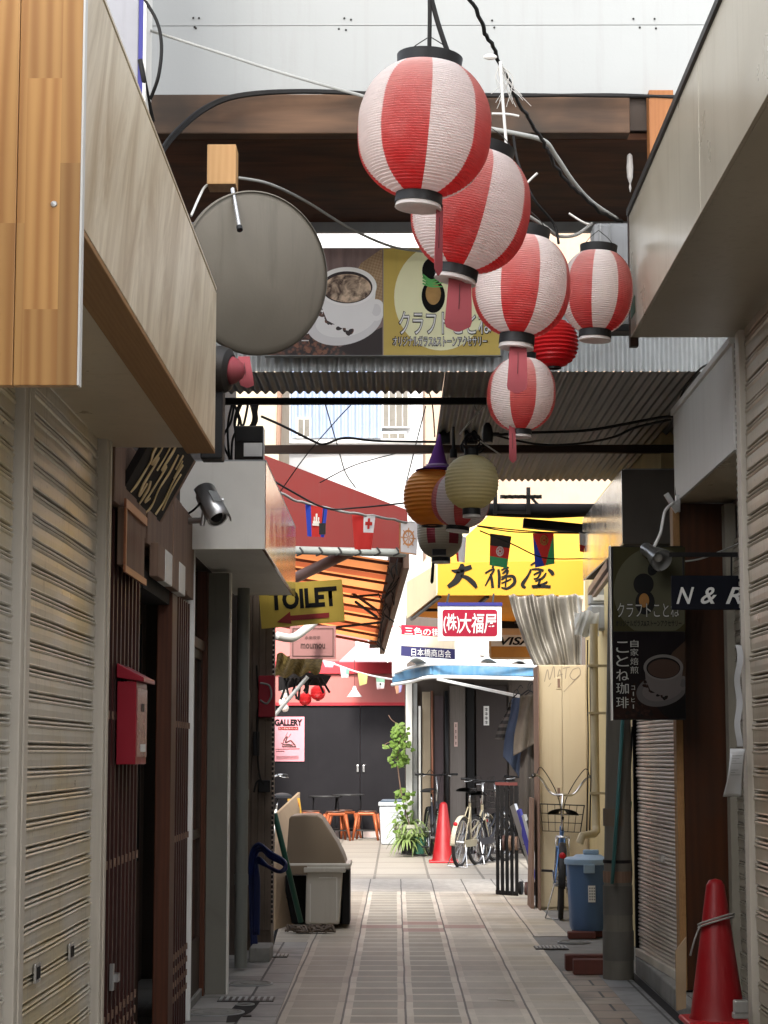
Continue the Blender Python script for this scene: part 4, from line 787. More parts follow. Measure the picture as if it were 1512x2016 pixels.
# ---------------------------------------------------------------- mailbox, security camera
mbx = thing('mailbox', 'red wall mailbox with sloping lid on the maroon lattice', 'mailbox', (-1.06, 8.27, 1.36))
MB().box((-1.098,8.08,1.36), (-1.022,8.42,1.685)).build('body', MAILRED, mbx, bevel=.003)
MB().prism([(-1.10,8.07,1.70),(-1.10,8.07,1.757),(-.992,8.07,1.70),(-.992,8.07,1.683)], (0,.37,0)).build('lid', MAILRED, mbx, bevel=.003)
MB().box((-1.0215,8.10,1.39), (-1.019,8.41,1.66)).build('front_plate', paint('pale_red_plate', (.42,.20,.19), .25, .3), mbx); MB().box((-1.0185,8.22,1.57), (-1.0165,8.30,1.60)).build('keyhole', BLACK, mbx); MB().box((-1.0185,8.2,1.41), (-1.017,8.36,1.44)).build('name_plate', WHITE, mbx)
sc2 = thing('security_camera', 'silver security camera on a wall arm before the off-white fascia box', 'camera', P(345, 1030, 10.72))
a = P(336, 1027, 10.72); b_ = P(402, 1024, 10.62); MB().tube([a, b_], .016, 12).build('arm', STEEL, sc2, smooth=True, angle=40); MB().lathe([(.05,0),(.05,.012),(.02,.02)], a+Vector((-.02,0,0)), 20, (1,0,0)).build('wall_plate', STEEL, sc2)
MB().tube([b_+Vector((-.01,0,-.03)), b_+Vector((0,0,.05))], .013, 10).build('joint', STEEL, sc2, smooth=True, angle=40)
a = P(404, 974, 10.70); b_ = P(428, 1020, 10.58); ax = (b_-a).normalized(); L_ = (b_-a).length
MB().lathe([(.001,-.005),(.05,-.005),(.056,.01),(.056,L_),(.048,L_),(.046,L_-.02),(.001,L_-.02)], a, 28, ax).build('body', STEEL, sc2, smooth=True, angle=35)
u_, t_ = frame(ax); up_ = Vector((0,0,1))-ax*ax.z; up_.normalize(); sd = ax.cross(up_)
q = MB(); q.grid(lambda i, j: a+ax*(-.02+(L_+.055)*j)+(up_*math.cos(R(-80+160*i))+sd*math.sin(R(-80+160*i)))*.064, 16, 1); q.build('visor', STEEL, sc2, smooth=True, solid=.003)
MB().ball(b_-ax*.018, .034, 14).build('lens', BLACK, sc2, smooth=True); q = MB(); q.bar(a+up_*.0662+ax*.05, a+up_*.0662+ax*.14, .05, .002); q.build('label_plate', GREYM, sc2)
cable('cable', 'thin loop of wire hanging from the security camera', C((346,1000,10.7),(357,1003,10.68),(364,1020,10.66),(358,1035,10.66),(344,1043,10.7)), .004, DARKM); cable('cable', 'cable running from the security camera body to the wall', C((395,990,10.62),(380,1005,10.66),(362,1015,10.72),(345,1020,10.8)), .006, CAB)
# ---------------------------------------------------------------- signs and awnings of the middle distance
YELS = paint('sign_yellow', (.50,.36,.06), .5, 0, .06, .2, (.2,.13,.03), 4); DRED = paint('dark_red_print', (.25,.02,.02), .5, bmp=0)
ts = thing('toilet_sign', 'yellow tilted TOILET sign with a red arrow', 'sign', P(595, 1190, 14.7))
tl, tr, br, bl = C((508,1152,14.7),(673,1140,14.7),(679,1223,14.7),(515,1238,14.7)); MB().prism([tl,tr,br,bl], (0,.02,0)).build('panel', YELS, ts, bevel=.002)
rt = (tr-tl).normalized(); up = (tl-bl).normalized(); c = P(597, 1178, 14.7); sc_ = 14.7/F
text('TOILET', c, rt, Vector((0,1,0)).cross(rt)*-1, 134*sc_, 40*sc_, PRINTBLK, ts, bold=.045, nrm=(0,-1,0))
MB().face([P(x,y,14.696) for x, y in ((545,1225),(571,1204),(572,1212),(648,1206),(648,1216),(573,1222),(574,1228))][:7]).build('arrow', DRED, ts)
mm = thing('cafe_sign', 'pink square sign with small dark lettering moumou behind the TOILET sign', 'sign', P(615, 1265, 17.2))
mb = MB(); fbox(mb, 571, 1232, 661, 1297, 17.2, .03); mb.build('panel', paint('dusty_pink', (.30,.145,.135), .55, 0, .05, .1), mm, bevel=.002)
BRN = paint('brown_print', (.07,.035,.03), .6, bmp=0); mb = MB()
for (x0,y0,x1,y1) in ((576,1237,656,1238.2),(576,1291,656,1292.2),(576,1237,577.2,1292),(655,1237,656.2,1292)): fbox(mb, x0,y0,x1,y1, 17.196, .003)
mb.build('border_line', BRN, mm); ptext('永楽喫茶', 600, 1252, 631, 1259, 17.199, BRN, mm); ptext('moumou', 592, 1267, 640, 1277, 17.199, BRN, mm, bold=.02)
q = MB().tube(spline(C((545,1252,16.5),(575,1256,16.6),(600,1240,16.8),(618,1226,17))), .035, 8); tag(q.build('bent_duct', LGREY, loc=P(580,1250,16.6), smooth=True), 'bent pale duct sticking out before the pink cafe sign', 'duct')
OR1 = paint('orange_canvas', (.85,.28,.09), .8, 0, .08, .15, trans=.75); OR2 = paint('rust_canvas', (.48,.11,.04), .8, 0, .08, .15, trans=.7); DKRED = paint('dark_red_canvas', (.11,.010,.008), .75, 0, .08, .15, trans=.06)
aw = thing('awning', 'dark red awning with orange striped underside on the left', 'awning', P(660, 1080, 18))
MB().prism(C((500,888,18),(802,1004,18),(803,1090,18),(500,1083,18)), (0,.012,0)).build('end_panel', DKRED, aw)
MB().prism([P(500,888,18)+Vector((0,.013,0)), P(802,1004,18)+Vector((0,.013,0)), P(802,1004,18)+Vector((0,.3,-.1)), P(500,888,18)+Vector((0,.3,-.1))], (0,0,-.012)).build('top_sheet', DKRED, aw)
q = MB(); n_ = 9
qa, qb, qc, qd = P(545,1070,18.4), P(770,1104,18.4), P(742,1262,21), P(545,1225,21)
q.grid(lambda i, j: qa.lerp(qd, i).lerp(qb.lerp(qc, i), j)+Vector((0,0,-.02*math.sin(math.pi*2*j)*0)), 36, 8, mf=lambda i, j: 1 if int(i*n_*2+.3) % 4 == 3 else 0); q.build('striped_underside', [OR1, OR2], aw)
q = MB()
for i in range(n_+1):
    t = i/n_; q.bar(qa.lerp(qd, t)+Vector((0,0,-.03)), qb.lerp(qc, t)+Vector((0,0,-.03)), .025)
q.build('ribs', paint('rust_steel', (.16,.055,.03), .6, .2), aw)
MB().tube(C((575,1083,17.95),(800,1089,17.95)), .036, 12).build('front_pipe', PIPEG, aw, smooth=True); MB().tube(C((555,1150,18.6),(690,1086,18.2)), .05, 12).build('brace_pipe', paint('grey_red_pipe', (.22,.13,.11), .5), aw, smooth=True)
q = MB()
for i in range(6): x = 590+i*38; q.tube(spline(C((x,1078,17.92),(x+6,1088,17.9),(x-6,1094,17.92))), .008, 6)
q.build('lacing', CAB, aw)
qr = thing('awning_beam', 'rusty tangled beam end at the right edge of the orange awning', 'beam', P(770, 1170, 19.5))
MB().bar(P(785,1095,18.3), P(742,1265,21.6), .16, .12).build('beam', paint('rusty_beam', (.075,.035,.025), .7, .1, .3, .4), qr); MB().bar(P(800,1095,18.2), P(752,1268,21.7), .05, .22).build('edge_board', PLANK, qr)
q = MB()
for i in range(12):
    t = random.random(); a = P(783,1100,18.2).lerp(P(745,1262,21.3), t); q.tube(spline([a, a+Vector((random.uniform(-.05,.05),-.1,-.07)), a+Vector((random.uniform(-.08,.08),-.05,-.15)), a+Vector((random.uniform(-.14,.10),.05,random.uniform(-.1,.03)))]), .005, 5)
for (p0, p1) in (((690,1175),(780,1168)), ((660,1235),(752,1225)), ((740,1200),(690,1165)), ((700,1185),(742,1215))): q.tube([P(*p0,19.2), P(*p1,19.6)], .013, 6)
q.build('wire_tangle', CAB, qr)
# yellow awning
YAW_ = paint('yellow_awning_canvas', (.46,.245,.016), .6, 0, .05, .2, (.4,.22,.03), 2); YCR = paint('cream_canvas', (.60,.50,.30), .65, 0, .04, .1); YOR = paint('amber_canvas', (.75,.36,.04), .8, 0, .1, .1, trans=.45)
ya = thing('awning', 'yellow shop awning with black brush lettering on the right', 'awning', P(1005, 1140, 19.5))
MB().prism(C((862,1108,19.5),(1149,1104,19.5),(1149,1172,19.5),(862,1172,19.5)), (0,.015,0)).build('front_valance', YAW_, ya)
MB().prism(C((862,1108,19.502),(1149,1104,19.502),(1149,1000,21.2),(978,1000,21.2)), (0,.0,-.012)).build('sloping_top', YAW_, ya)
MB().prism(C((861,1112,19.517),(861,1172,19.517),(803,1218,22.2),(803,1146,22.2)), (-.012,0,0)).build('side_valance', YCR, ya)
MB().prism(C((861,1110,19.52),(803,1145,22.2),(850,1085,22.2),(974,1002,21.2)), (0,0,-.01)).build('side_top', YCR, ya)
MB().face(C((864,1166,19.55),(1100,1166,19.55),(1100,1236,22.4),(806,1212,22.2))).build('lining', YOR, ya, solid=.006)
q = MB()
for (p0, p1) in (((866,1168,19.6),(810,1214,22.1)), ((960,1168,19.6),(900,1222,22.3)), ((1060,1168,19.6),(1010,1226,22.3)), ((830,1195,21),(1090,1195,21))): q.bar(P(*p0)+Vector((0,0,-.03)), P(*p1)+Vector((0,0,-.03)), .03)
q.build('frame', DARKM, ya)
q = MB(); fn = lambda x, y: P(860+x*.1984, 1080+y*.1984, 19.494)
for st in ([(145,215,10),(200,225,34),(270,205,40),(345,180,34)], [(245,150,22),(250,190,52),(230,250,60),(190,320,52),(110,380,30)], [(240,270,20),(300,290,34),(360,340,40),(395,390,22)],
    [(560,150,14),(555,195,20)], [(480,245,14),(530,215,16),(570,205,12),(540,260,18),(480,370,10)], [(535,250,18),(545,310,22),(555,390,24)],
    [(610,205,20),(620,280,24),(615,390,20)], [(640,215,12),(690,190,18),(715,190,10)], [(650,250,14),(700,215,22),(690,260,14),(640,285,12)], [(640,310,14),(700,275,18),(760,280,26),(770,340,26),(700,395,20),(640,385,12)], [(640,345,12),(700,320,14),(740,300,12)], [(690,290,12),(680,380,14)],
    [(930,165,14),(985,135,16),(985,165,8)], [(935,205,18),(905,270,20),(850,355,30),(880,390,18)], [(940,205,12),(1010,205,20),(1060,220,20)], [(960,260,14),(1030,230,16),(1000,290,14),(960,300,10)], [(975,325,12),(1050,290,20),(1085,240,14)], [(1030,300,16),(1000,375,18)], [(940,375,20),(1020,365,22),(1090,335,16),(1085,330,12)], [(950,385,16),(1050,375,24),(1130,380,26)], [(1105,205,18),(1140,235,32),(1155,265,24)]): brush(q, [(x, y, w*1.25) for x, y, w in st], fn)
q.build('brush_lettering', PRINTBLK, ya)
wsn = thing('hanging_sign', 'white sign with red panel hanging below the yellow awning', 'sign', P(925, 1225, 18.3))
mb = MB(); fbox(mb, 862, 1193, 988, 1262, 18.3, .04); mb.build('panel', paint('bright_white_sign', (.86,.86,.85), .45, 0, .02, .03, bmp=0), wsn, bevel=.002); mb = MB(); fbox(mb, 862, 1186, 989, 1192.6, 18.29, .06); mb.build('top_rail', BLUEP, wsn)
def rrect(x0, y0, x1, y1, r): return [p for (cx, cy, a) in ((x1-r,y1-r,0),(x0+r,y1-r,90),(x0+r,y0+r,180),(x1-r,y0+r,270)) for p in ell(cx, cy, r, r, 7, a, a+90)]
MB().face([P(x,y,18.298) for x, y in rrect(871,1200,979,1253,6)]).build('red_panel', PRINTRED, wsn)
ptext('大福屋', 903, 1207, 977, 1247, 18.297, WHITEP, wsn, bold=.012, shear=.12); ptext('(株)', 873, 1208, 905, 1246, 18.297, WHITEP, wsn, bold=.012, name='company_mark')
MB().bar(P(880,1187,18.31), P(884,1170,18.5), .015).bar(P(970,1187,18.31), P(972,1170,18.5), .015).build('hangers', DARKM, wsn)
ss = thing('street_sign', 'three-banded red, cream and navy street sign left of the white hanging sign', 'sign', P(840, 1262, 23))
T0, T1, U0, U1 = P(790,1230,23), P(896,1236,23), P(789,1291,23), P(896,1298,23)
def band(a, b): return [T0.lerp(U0, a), T1.lerp(U1, a), T1.lerp(U1, b), T0.lerp(U0, b)]
for nm_, a, b, m_ in (('red_band', 0, .31, PRINTRED), ('cream_band', .312, .675, paint('cream_band', (.68,.60,.45), .5, bmp=0)), ('navy_band', .677, 1, paint('navy_band', (.022,.022,.10), .5, bmp=0))): MB().prism(band(a, b), (0,.03,0)).build(nm_, m_, ss)
rt = (T1-T0).normalized(); upz = Vector((0,0,1)); text('三色の街', P(832,1243.5,22.995), rt, upz, 70*23/F, 15*23/F, WHITEP, ss, bold=.004, nrm=(0,-1,0)); text('日本橋商店会', P(849,1285.5,22.995), rt, upz, 78*23/F, 15*23/F, WHITEP, ss, bold=.004, nrm=(0,-1,0))
vi = thing('card_sign', 'white and orange VISA card sign behind the silver curtain', 'sign', P(1005, 1265, 22))
MB().prism([P(x,y,22) for x, y in rrect(963,1234,1064,1298,8)], (0,.03,0)).build('panel', paint('tan_frame', (.55,.38,.22), .5, bmp=0), vi)
for nm_, y0, y1, m_ in (('dark_band', 1222, 1237, MATBLK), ('white_band', 1250, 1272, paint('card_white', (.62,.58,.52), .5, bmp=0)), ('orange_band', 1273, 1294, paint('card_orange', (.40,.17,.03), .5, bmp=0))):
    mb = MB(); fbox(mb, 967, y0, 1060, y1, 21.995, .004); mb.build(nm_, m_, vi)
ptext('VISA', 985, 1254, 1045, 1270, 21.993, PRINTBLK, vi, bold=.03, shear=.25)
# silver curtain
SILV, nt, b_, _ = nm('silver_tarp'); n1 = noise(nt, coords(nt), 30, 4, .6); nt.links.new(mixc(nt, ramp(nt, noise(nt, coords(nt, (1,1,.3)), 7), .35, .65), (.14,.125,.105), (.34,.32,.28)), b_.inputs['Base Color']); b_.inputs['Metallic'].default_value = .35; b_.inputs['Roughness'].default_value = .45; bump(nt, b_, n1, .4, .01)
def curt(u, v):
    x0 = 1000+52*v**1.2; x1 = 1150-4*v; p = P(x0+(x1-x0)*u, 1172+(1312-1172)*v, 19.25)
    ph = u*46+2.2*math.sin(v*2+u*3); return p+Vector((.012*math.cos(ph*.5)*(1-v*.3), (.055*math.sin(ph)+.03*math.sin(ph*.43+1))*(1-.35*v)+.02*math.sin(v*9+u*7), .012*math.sin(ph*.5)))
tag(MB().grid(curt, 110, 26).build('tarp_curtain', SILV, loc=P(1075,1240,19.25), smooth=True, solid=.003), 'gathered silver tarpaulin curtain above the beige lockers', 'curtain')
# lockers
lk = thing('locker', 'tall beige steel locker with two doors and faint graffiti', 'locker', (1.5, 18.9, 0)); LKC = paint('locker_beige', (.55,.46,.31), .5, .05, .06, .3, (.35,.22,.12), 2.5, (1,1,.5))
la = P(1064, 1785, 18.8); lb = P(1152, 1309, 18.8); zt_ = lb.z; mid_ = (la.x+lb.x)/2
MB().box((la.x,18.815,0), (lb.x+.02,19.3,zt_)).build('body', LKC, lk, bevel=.004); MB().box((la.x-.012,18.72,0), (la.x-.001,19.32,zt_-.01)).build('side_board', PLANK, lk)
for (x0, x1) in ((la.x+.003, mid_-.003), (mid_+.003, lb.x)): MB().box((x0,18.80,.03), (x1,18.814,zt_-.004)).build('door', LKC, lk, bevel=.002)
for y in (1345, 1560):
    p = P(1100, y, 18.795); q = MB().box((p.x-.025,18.792,p.z-.055), (p.x+.025,18.799,p.z+.055)); q.build('latch', LKC, lk, bevel=.003); MB().box((p.x-.012,18.788,p.z-.04), (p.x+.012,18.7915,p.z+.04)).build('latch_slot', PLANK, lk)
q = MB(); fn = lambda x, y: P(x, y, 18.797)
for st in ([(1072,1342,1.6),(1078,1318,1.6),(1082,1338,1.6),(1090,1312,1.6),(1092,1334,1.6)], [(1096,1340,1.5),(1102,1318,1.5),(1106,1336,1.5)], [(1098,1330,1.3),(1108,1327,1.3)], [(1108,1316,1.5),(1122,1313,1.5)], [(1115,1316,1.4),(1113,1336,1.4)], [(1128,1318,1.5),(1122,1330,1.5),(1130,1338,1.5),(1142,1328,1.5),(1140,1315,1.5),(1128,1318,1.5)], [(1140,1330,1.3),(1110,1362,1.1)], [(1085,1345,1.1),(1080,1352,1.0)]): brush(q, st, fn, 6)
q.build('graffiti', paint('pencil_grey', (.30,.25,.19), .8, bmp=0), lk)
# meter, pipes on the yellow wall
gm = thing('gas_meter', 'grey gas meter on the yellow plaster wall', 'meter', (1.7, 17.3, 2.5))
mb = MB(); fbox(mb, 1161, 1190, 1197, 1240, 17.2, .22); mb.build('lower_case', GREYM, gm, bevel=.02); mb = MB(); fbox(mb, 1161, 1157, 1197, 1189, 17.21, .2); mb.build('upper_case', GREYM, gm, bevel=.008); mb = MB(); fbox(mb, 1168, 1171, 1194, 1182, 17.20, .008); mb.build('dial_window', LGREY, gm)
pbx = thing('wrapped_box', 'small box wrapped in white plastic beside the gas meter', 'box', P(1150, 1228, 17))
mb = MB(); fbox(mb, 1137, 1212, 1172, 1246, 17.0, .15); mb.build('box', GREYM, pbx, bevel=.006)
q = MB(); q.grid(lambda i, j: P(1131+48*i, 1204+48*j+3*math.sin(i*9+j*4), 16.97)+Vector((0,.025*math.sin(i*17+j*6),0)), 18, 10); q.build('plastic_wrap', paint('plastic_film', (.70,.70,.66), .25, 0, .05, .05, trans=.5), pbx, smooth=True)
PCR = paint('cream_pipe', (.50,.42,.27), .5, 0, .08, .3)
cp = thing('wall_pipe', 'cream pipe running down the yellow wall to an elbow behind the bicycle', 'pipe', P(1172, 1450, 16.6))
xx = P(1172, 1500, 16.6).x; MB().tube([(xx,16.6,2.45),(xx,16.6,.84),(xx,16.57,.79),(xx-.03,16.5,.77),(xx-.13,16.4,.76),(xx-.15,16.4,.7)], .032, 12).build('pipe', PCR, cp, smooth=True, angle=50)
for z in (1.08, 1.72, 2.1): MB().box((xx-.05,16.56,z), (1.749,16.64,z+.02)).build('clamp', PCR, cp)
for i, (x, lb) in enumerate(((1157, 'thin dark cable down the yellow wall, left of the cream pipe'), (1163, 'thin dark cable hugging the cream pipe'))): cable('cable', lb, C((x,1260,17),(x-1,1350,17),(x+1,1480,17),(x-2,1640,16.9)), .006)
TAPE = paint('dark_tape', (.105,.10,.09), .6, 0, .25, .4)
po = thing('utility_pole', 'dark taped utility pole with a brick foot near the blue bin', 'pole', (1.45, 13.3, 0)); POLEM = paint('pole_grey', (.15,.14,.12), .75, 0, .2, .5, (.035,.03,.027), 6, (1,1,.3), .2)
b0 = P(1217, 1880, 13.1); t0 = P(1220, 1140, 13.1)
MB().tube([(b0.x,13.1,0),(b0.x+.003,13.1,.6),(t0.x,13.1,2.72)], [.098,.088,.068], 20).build('shaft', POLEM, po, smooth=True, angle=50)
for z0, z1, r, m_ in ((.40,.58,.0935,TAPE), (.72,.74,.0905,BLACK), (.12,.30,.0985,TAPE), (.95,1.06,.0875,paint('brown_tape', (.16,.125,.09), .5)), (.60,.67,.0915,PLANK)): MB().tube([(b0.x+.002,13.1,z0),(b0.x+.002,13.1,z1)], r, 20).build('band', m_, po, smooth=True, angle=50)
tag(MB().tube(C((1226,1415,12.98),(1215,1600,12.96),(1205,1740,12.94)), .012, 8).build('teal_pole', paint('teal_plastic', (.05,.17,.17), .5), loc=P(1215,1600,12.96), smooth=True), 'thin teal stick tied against the utility pole', 'stick')
tag(MB().tube(spline(C((1240,1578,13.32),(1238,1600,13.3),(1234,1640,13.28),(1230,1678,13.25))), .014, 8).build('green_hose', paint('green_hose', (.03,.28,.06), .4), loc=P(1235,1630,13.3), smooth=True), 'short bright green hose behind the utility pole', 'hose')
cable('cable', 'loose cables looping at the foot of the brown shutter', C((1245,1430,13.35),(1240,1520,13.35),(1236,1600,13.3),(1243,1720,13.3),(1235,1770,13.25),(1242,1800,13.2),(1232,1830,13.2),(1230,1865,13.1)), .008)
# ---------------------------------------------------------------- facade behind the bicycles
fa = building('corner_building', 'grey and brown corner building behind the parked bicycles', (1.2, 29.350, 0))
mb = MB(); fbox(mb, 800, 1250, 1110, 1688, 29.350, .3); a = P(800, 1300, 29.650); mb.box((a.x,29.650,0), (6,34.5,3.4)); mb.build('wall', WALLB, fa)
for nm_, x0, x1, y0, y1, Y, m_ in (('corner_post', 799, 812, 1345, 1690, 29.200, LGREY), ('panel', 813, 822, 1345, 1690, 29.250, GREYM), ('white_post', 824, 829, 1390, 1690, 29.150, LGREY), ('pillar', 831, 848, 1362, 1690, 29.230, paint('cream_pillar', (.34,.28,.20), .8)), ('panel', 855, 874, 1370, 1690, 29.270, paint('mauve_panel', (.09,.068,.075), .7)), ('board', 885, 917, 1350, 1688, 29.200, wood('grey_board', (.17,.15,.137), (.11,.095,.087), 'Z', .7, 8)), ('board', 918.5, 935, 1345, 1688, 29.240, MATBLK), ('door', 937, 1000, 1350, 1688, 29.250, paint('brown_door', (.035,.027,.026), .5)), ('frame', 1001, 1012, 1345, 1688, 29.220, WALLB)):
    mb = MB(); fbox(mb, x0, y0, x1, y1, Y, .09); mb.build(nm_, m_, fa, bevel=.003)
for x, r, m_ in ((850.5, .018, paint('copper_pipe', (.24,.10,.06), .4, .3)), (879, .03, BLACK)): a = P(x, 1360, 29.170); MB().tube([(a.x,29.170,0),(a.x,29.170,a.z)], r, 10).build('pipe', m_, fa, smooth=True)
for (x0, x1, y0, y1, Y, m_) in ((952, 963, 1390, 1428, 29.240, WHITE), (894, 901, 1422, 1470, 29.190, paint('faded_strip', (.55,.40,.36), .6))):
    mb = MB(); fbox(mb, x0, y0, x1, y1, Y, .008); s_ = mb.build('name_plate', m_, fa); q = MB()
    for k in range(4):
        yy = y0+5+k*(y1-y0-10)/3.3
        for st in ([(x0+2.5,yy,1),(x1-2.5,yy+.5,1)], [(x0+2.5,yy+3,1),(x1-2.5,yy+3,1)], [((x0+x1)/2,yy-1.5,1),((x0+x1)/2,yy+5,1)]): brush(q, st, lambda x, y: P(x, y, Y-.003), 2)
    q.build('characters', PRINTBLK, s_)
ea = thing('eave', 'weathered eave with blue gutter and crumpled plastic above the bicycles', 'eave', P(950, 1325, 25.5)); BLG = paint('blue_gutter', (.07,.18,.30), .4, 0, .25, .5, (.28,.33,.34), 9)
g1, g2, g3 = P(775,1335,27), P(850,1318,25.2), P(1058,1320,25.2)
MB().bar(g1, g2, .04, .12).build('gutter', BLG, ea); MB().bar(g2+Vector((.02,0,0)), g3, .05, .135).build('gutter', BLG, ea)
q = MB().tube(spline([P(772,1348,27), P(810,1342,26), P(850,1333,25.15), P(950,1334,25.15), P(1058,1337,25.15)]), .022, 8).tube(spline([P(775,1326,27), P(850,1308,25.15), P(1058,1312,25.15)]), .018, 8); q.build('drip_edge', WHITE, ea, smooth=True)
q = MB(); q.grid(lambda i, j: P(800+255*i, 1308-22*j, 25.2+1.6*j)+Vector((0,0,.05*math.sin(i*23+j*5)+.04*math.sin(i*11-j*8))), 50, 8); q.build('plastic_sheet', paint('milky_sheet', (.42,.46,.47), .3, 0, .4, .7, (.04,.04,.045), 9), ea, smooth=True)
MB().prism([P(782,1340,27.1), P(1060,1336,25.3), P(1100,1300,29.25), P(790,1312,29.25)], (0,0,.03)).build('soffit', WALLB, ea)
mb = MB(); fbox(mb, 892, 1262, 962, 1290, 23.6, .02); mb.build('white_sheet', WHITE, ea)
hr = MB(); hr.bar(P(748,1288,27), P(795,1246,27), .05, .3); hr.box((P(772,1300,27).x,26.9,P(775,1332,27).z), (P(800,1300,27).x,27.3,P(790,1262,27).z))
tag(hr.build('gable_end', LGREY, loc=P(775,1290,27)), 'pale slanting gable end left of the street sign', 'gable')
tag(MB().bar(P(862,1337,25), P(1042,1375,21.2), .028).build('clothes_pole', LGREY, loc=P(950,1355,23)), 'pale pole slanting from the eave to the hanging clothes', 'pole')
# clothes
def garment(px, mat, label, Y, sw=.04, n=5):
    l0, r0, l1, r1_ = px; t = thing('hanging_garment', label, 'clothing', P((l0[0]+r0[0])/2, l0[1], Y), 'clothes hung beside the locker')
    def f(i, j):
        a = l0[0]+(l1[0]-l0[0])*j; b = r0[0]+(r1_[0]-r0[0])*j; ya = l0[1]+(l1[1]-l0[1])*j; yb = r0[1]+(r1_[1]-r0[1])*j
        return P(a+(b-a)*i, ya+(yb-ya)*i, Y)+Vector((.01*math.sin(j*7+i*3), sw*math.sin(i*n*2+j*2)*(.4+.6*j)+.02*math.sin(j*8), 0))
    MB().grid(f, 24, 24).build('cloth', mat, t, smooth=True, solid=.006)
    a = P((l0[0]+r0[0])/2, min(l0[1], r0[1]), Y); q = MB().tube([P(*l0,Y), a+Vector((0,0,.04)), P(*r0,Y)], .008, 6).tube(spline([a+Vector((0,0,.04)), a+Vector((0,0,.09)), a+Vector((.03,0,.12)), a+Vector((.05,0,.09))]), .004, 6); q.build('hanger', BLACK, t)
STRP, nt, b_, _ = nm('dark_stripes'); sx = nd(nt, 'ShaderNodeSeparateXYZ'); nt.links.new(coords(nt, (1,1,1)), sx.inputs[0]); f_ = mth(nt, 'GREATER_THAN', mth(nt, 'FRACT', mth(nt, 'MULTIPLY', sx.outputs[2], 14.0)), .5); nt.links.new(mixc(nt, f_, (.02,.018,.017), (.085,.075,.068)), b_.inputs['Base Color']); b_.inputs['Roughness'].default_value = .9
garment(((1002,1385),(1022,1380),(974,1455),(1006,1462)), STRP, 'dark striped garment hung leftmost beside the locker', 21.6)
garment(((1008,1375),(1032,1372),(990,1490),(1034,1545)), paint('denim', (.055,.075,.125), .9, 0, .3, .3, (.02,.025,.04), 6), 'navy blue denim garment hung between the striped and taupe ones', 21.3)
garment(((1024,1370),(1056,1366),(1010,1488),(1056,1462)), paint('taupe_wool', (.125,.105,.085), .95, 0, .2, .2, sc=20), 'short taupe wool garment hung next to the locker', 21.0)
garment(((1030,1372),(1058,1368),(1022,1600),(1058,1700)), paint('dark_grey_wool', (.06,.052,.046), .95, 0, .2, .2, sc=20), 'long dark grey coat hung closest to the locker', 21.15)
# ---------------------------------------------------------------- flags
def flag(px, Y, mf, mats, name, label, emb=None, group='small national flags on the string', wob=.012):
    tl, tr, bl, br = px
    def f(i, j):
        a = [tl[k]+(tr[k]-tl[k])*i for k in (0,1)]; b = [bl[k]+(br[k]-bl[k])*i for k in (0,1)]
        p = P(a[0]+(b[0]-a[0])*j, a[1]+(b[1]-a[1])*j, Y); p.y += wob*math.sin(i*5+1)*(.3+j)+.01*j; return p
    t = thing(name, label, 'flag', f(.5, 0), group); MB().grid(f, 24, 24, mf=mf).build('cloth', mats, t, smooth=True)
    if emb:
        (cx, cy, r, m_, kind) = emb; q = MB(); up = Vector((0,-.014,0))
        P0 = lambda u, v: f(u, v)+up
        if kind == 'disc': q.face([P0(cx+r*math.cos(R(a)), cy+r*.8*math.sin(R(a))) for a in range(0, 360, 20)])
        if kind in ('ring', 'wheel'):
            for a in range(0, 360, 20): q.face([P0(cx+rr*math.cos(R(b)), cy+rr*.8*math.sin(R(b))) for rr, b in ((r,a),(r,a+20),(r*.72,a+20),(r*.72,a))])
            if kind == 'wheel':
                for a in range(0, 360, 45): q.face([P0(cx+rr*math.cos(R(b)), cy+rr*.8*math.sin(R(b))) for rr, b in ((r*1.25,a-4),(r*1.25,a+4),(.03,a+30),(.03,a-30))])
            else:
                for a in range(0, 360, 60): q.face([P0(cx+r*.45*math.cos(R(a))+dx, cy+r*.35*math.sin(R(a))+dy) for dx, dy in ((-.04,-.03),(.04,-.03),(.03,.04),(-.03,.04))])
        if kind == 'cross': q.face([P0(cx+x*r, cy+y*r) for x, y in ((-.33,-1),(.33,-1),(.33,-.33),(1,-.33),(1,.33),(.33,.33),(.33,1),(-.33,1),(-.33,.33),(-1,.33),(-1,-.33),(-.33,-.33))])
        if kind == 'temple':
            for x0, x1, y0, y1 in ((-1,1,.6,.9),(-.8,.8,.2,.6),(-.2,.2,-.9,.2),(-.62,-.36,-.4,.2),(.36,.62,-.4,.2)): q.face([P0(cx+x*r, cy+y*r) for x, y in ((x0,y0),(x1,y0),(x1,y1),(x0,y1))])
        q.build('emblem', m_, t)
    return t
def fab(n, c): return paint(n, c, .8, 0, .06, .1, bmp=0, trans=.5)
FR, FB, FG, FW, FK, FO = fab('flag_red', (.52,.035,.03)), fab('flag_blue', (.03,.06,.40)), fab('flag_green', (.05,.30,.12)), fab('flag_white', (.72,.70,.70)), fab('flag_black', (.035,.028,.025)), fab('flag_orange', (.55,.16,.05)); FOC = paint('flag_ochre', (.55,.25,.10), .8, bmp=0); FGOLD = paint('flag_gold', (.6,.36,.08), .8, bmp=0); FGL = paint('flag_pale', (.7,.66,.6), .8, bmp=0)
flag(((601,993),(645,1000),(605,1055),(638,1058)), 15.2, lambda u, v: 0 if .24 < u < .78 else 1, [FR, FB], 'flag', 'small flag with blue sides and a pale temple on its red middle', (.52,.45,.22,FGL,'temple'))
flag(((693,1014),(739,1016),(698,1081),(731,1082)), 15.4, lambda u, v: 1 if u > .48 and v < .46 else 0, [FR, FW], 'flag', 'small red flag with a red cross on a white corner', (.74,.24,.16,FR,'cross'))
